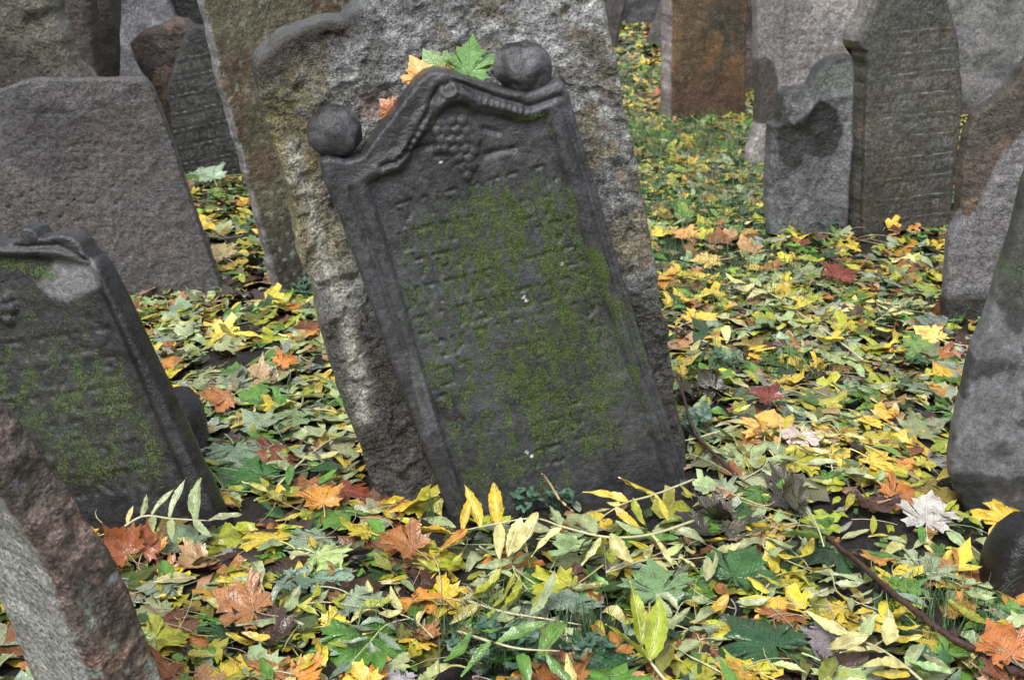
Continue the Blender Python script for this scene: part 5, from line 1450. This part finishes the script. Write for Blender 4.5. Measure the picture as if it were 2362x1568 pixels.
# ---- grass
def grass():
    rng = np.random.default_rng(61); vs_, fs_ = [], []
    spots = [(1480, 330, .5, 2600), (1470, 200, .8, 4200), (1600, 420, .6, 2600), (1560, 300, .7, 2600), (1650, 320, .6, 2000), (1700, 480, .5, 1600), (1600, 620, .35, 700), (1560, 500, .3, 600), (1750, 660, .30, 300), (1640, 690, .25, 200), (1110, 1490, .10, 260), (1330, 1480, .07, 160), (2050, 740, .2, 160), (2230, 1460, .10, 200), (1850, 870, .12, 120), (1680, 560, .4, 240),
             (2040, 480, .3, 120), (500, 470, .3, 100), (560, 900, .15, 60), (2100, 1370, .08, 90), (900, 1480, .06, 50), (1560, 900, .08, 120), (1010, 1200, .03, 40)]
    for (px, py, rad, n) in spots:
        x, y, z = at(px, py, 0)
        for i in range(n):
            a = rng.uniform(0, 6.28); r = rad * math.sqrt(rng.random())
            bx, by = x + math.cos(a) * r, y + math.sin(a) * r
            if blocked(bx, by, .0): continue
            bz = gz(bx, by); L = rng.uniform(.04, .10); an = rng.uniform(0, 6.28); lean = rng.uniform(.2, .9); w = .0011
            dx, dy = math.cos(an), math.sin(an); sx, sy = -dy * w, dx * w
            b0 = len(vs_)
            for k in range(4):
                t = k / 3; h = L * (t - .25 * lean * t * t); o = L * lean * t * t
                c = (bx + dx * o, by + dy * o, bz + h); f = 1 - t * .9
                vs_ += [(c[0] - sx * f, c[1] - sy * f, c[2]), (c[0] + sx * f, c[1] + sy * f, c[2])]
            for k in range(3): fs_.append((b0 + 2 * k, b0 + 2 * k + 1, b0 + 2 * k + 3, b0 + 2 * k + 2))
    o = mesh_obj('grass', vs_, fs_, M_GRASS); tag(o, 'thin dark green grass blades poking through the fallen leaves', 'grass', kind='stuff')
grass()

# ---- small lobed herbs
def herb(px, py, n, rad, label, group):
    x, y, z = at(px, py, 0)
    rng = np.random.default_rng(int(px * 7 + py)); V, F = [], []
    SV, SF = [], []
    for i in range(n):
        a = rng.uniform(0, 6.28); r = rad * math.sqrt(rng.random()); h = rng.uniform(.02, .06)
        c = np.array([math.cos(a) * r, math.sin(a) * r, h + gz(x + math.cos(a) * r, y + math.sin(a) * r) - z]); s = rng.uniform(.010, .018)
        yaw = rng.uniform(0, 6.28); t1, t2 = rng.normal(.25, .3), rng.normal(0, .3)
        M = np.array(Euler((t1, t2, yaw)).to_matrix())
        b = len(V); V.append(c)
        m = 15
        for k in range(m):
            an = -2.5 + 5.0 * k / (m - 1); rr = s * (.62 + .38 * abs(math.cos(an * 1.5)) + .1 * (k % 2))
            V.append(c + M @ np.array([math.sin(an) * rr, math.cos(an) * rr, .15 * rr * math.cos(an * 3)]))
        for k in range(m - 1): F.append((b, b + 2 + k, b + 1 + k))
        b = len(SV); g = np.array([c[0] * .5, c[1] * .5, 0.0])
        for p in (g, c): SV += [p + [.0006, 0, 0], p - [.0006, 0, 0], p + [0, .0008, 0]]
        for k in range(3): SF.append((b + k, b + (k + 1) % 3, b + 3 + (k + 1) % 3, b + 3 + k))
    root = bpy.data.objects.new('herb_plant', None); COL.objects.link(root); root.location = (x, y, z); tag(root, label, 'plant', group)
    mesh_obj('foliage', V, F, M_HERB, root, False); mesh_obj('stems', SV, SF, M_HERB, root, False)
herb(1130, 1535, 46, .07, 'dense bluish green herb with small lobed leaves below the fresh green frond', None)
herb(1250, 1540, 30, .05, 'small lobed herb to the right of the dense bluish green herb', None)
herb(1590, 1005, 34, .05, 'small dark green herb growing against the lower right corner of the carved stone', None)
herb(1290, 1185, 14, .025, 'tiny lobed herb at the foot of the carved stone', None)
herb(1215, 1190, 10, .02, 'tiny sprig of lobed leaves behind the golden leaflets', None)
herb(1890, 525, 40, .12, 'low bluish herb growing along the foot of the broken grey gravestone', None)
herb(1660, 850, 26, .06, 'small green herb in the leaves right of the rough stone', None)
herb(700, 690, 24, .06, 'small dark herb at the foot of the tall olive slab', None)
herb(1350, 1540, 22, .04, 'sparse lobed herb next to the thick dark green maple leaf', None)

# ---- heap of blackened wet leaves beside the carved stone
def black_heap():
    spots = [(1650, 1245, .055, 8, 'right of the long pale frond'), (1610, 930, .05, 6, 'beside the reddish twig'), (1830, 1170, .045, 5, 'at the thin end of the long dark twig')]
    rng = np.random.default_rng(3)
    for (px, py, rad, n, wh) in spots:
        x, y, z = at(px, py, 0)
        for i in range(n):
            a = rng.uniform(0, 6.28); r = rad * math.sqrt(rng.random()); xx, yy = x + math.cos(a) * r, y + math.sin(a) * r
            if blocked(xx, yy, .02): continue
            c = lin((74, 70, 54)) * rng.uniform(.4, 1.3)
            put(MAPLE[4 + rng.integers(0, 4)][0], 'maple_leaf', xx, yy, gz(xx, yy) + rng.uniform(.015, .04), rng.uniform(.06, .10), rng.uniform(0, 6.28), rng.normal(.2, .3), rng.normal(0, .3), c,
                f'blackened rotting leaf in a wet clump {wh}', 'leaf', f'blackened rotting leaves {wh}')
black_heap()

# ---- loose leaf stalks lying about, too thin to pick out singly
def stalks():
    rng = np.random.default_rng(19); V, F = [], []
    n = 0
    while n < 1500:
        d = math.sqrt(rng.uniform(3.2, 60)); x = rng.uniform(-.42, .42) * d
        if blocked(x, d, .02): continue
        a = rng.uniform(0, 6.28); L = rng.uniform(.05, .16); k = rng.normal(0, .5); b = len(V); r = .0008
        for i in range(5):
            t = i / 4; aa = a + k * t; xx, yy = x + math.cos(aa) * L * t, d + math.sin(aa) * L * t
            c = np.array([xx, yy, gz(xx, yy) + .024 + .018 * t * (1 - t) + .004 * math.sin(n)])
            for s_ in range(3):
                q = s_ * 2.094; V.append(c + np.array([-math.sin(aa) * math.cos(q), math.cos(aa) * math.cos(q), math.sin(q)]) * r)
        for i in range(4):
            for s_ in range(3):
                p, q = b + i * 3 + s_, b + i * 3 + (s_ + 1) % 3
                F.append((p, q, q + 3, p + 3))
        n += 1
    o = mesh_obj('leaf_stalk_litter', V, F, M_STEM); tag(o, 'thin pale leaf stalks strewn over the fallen leaves', 'leaf stalks', kind='stuff')
stalks()
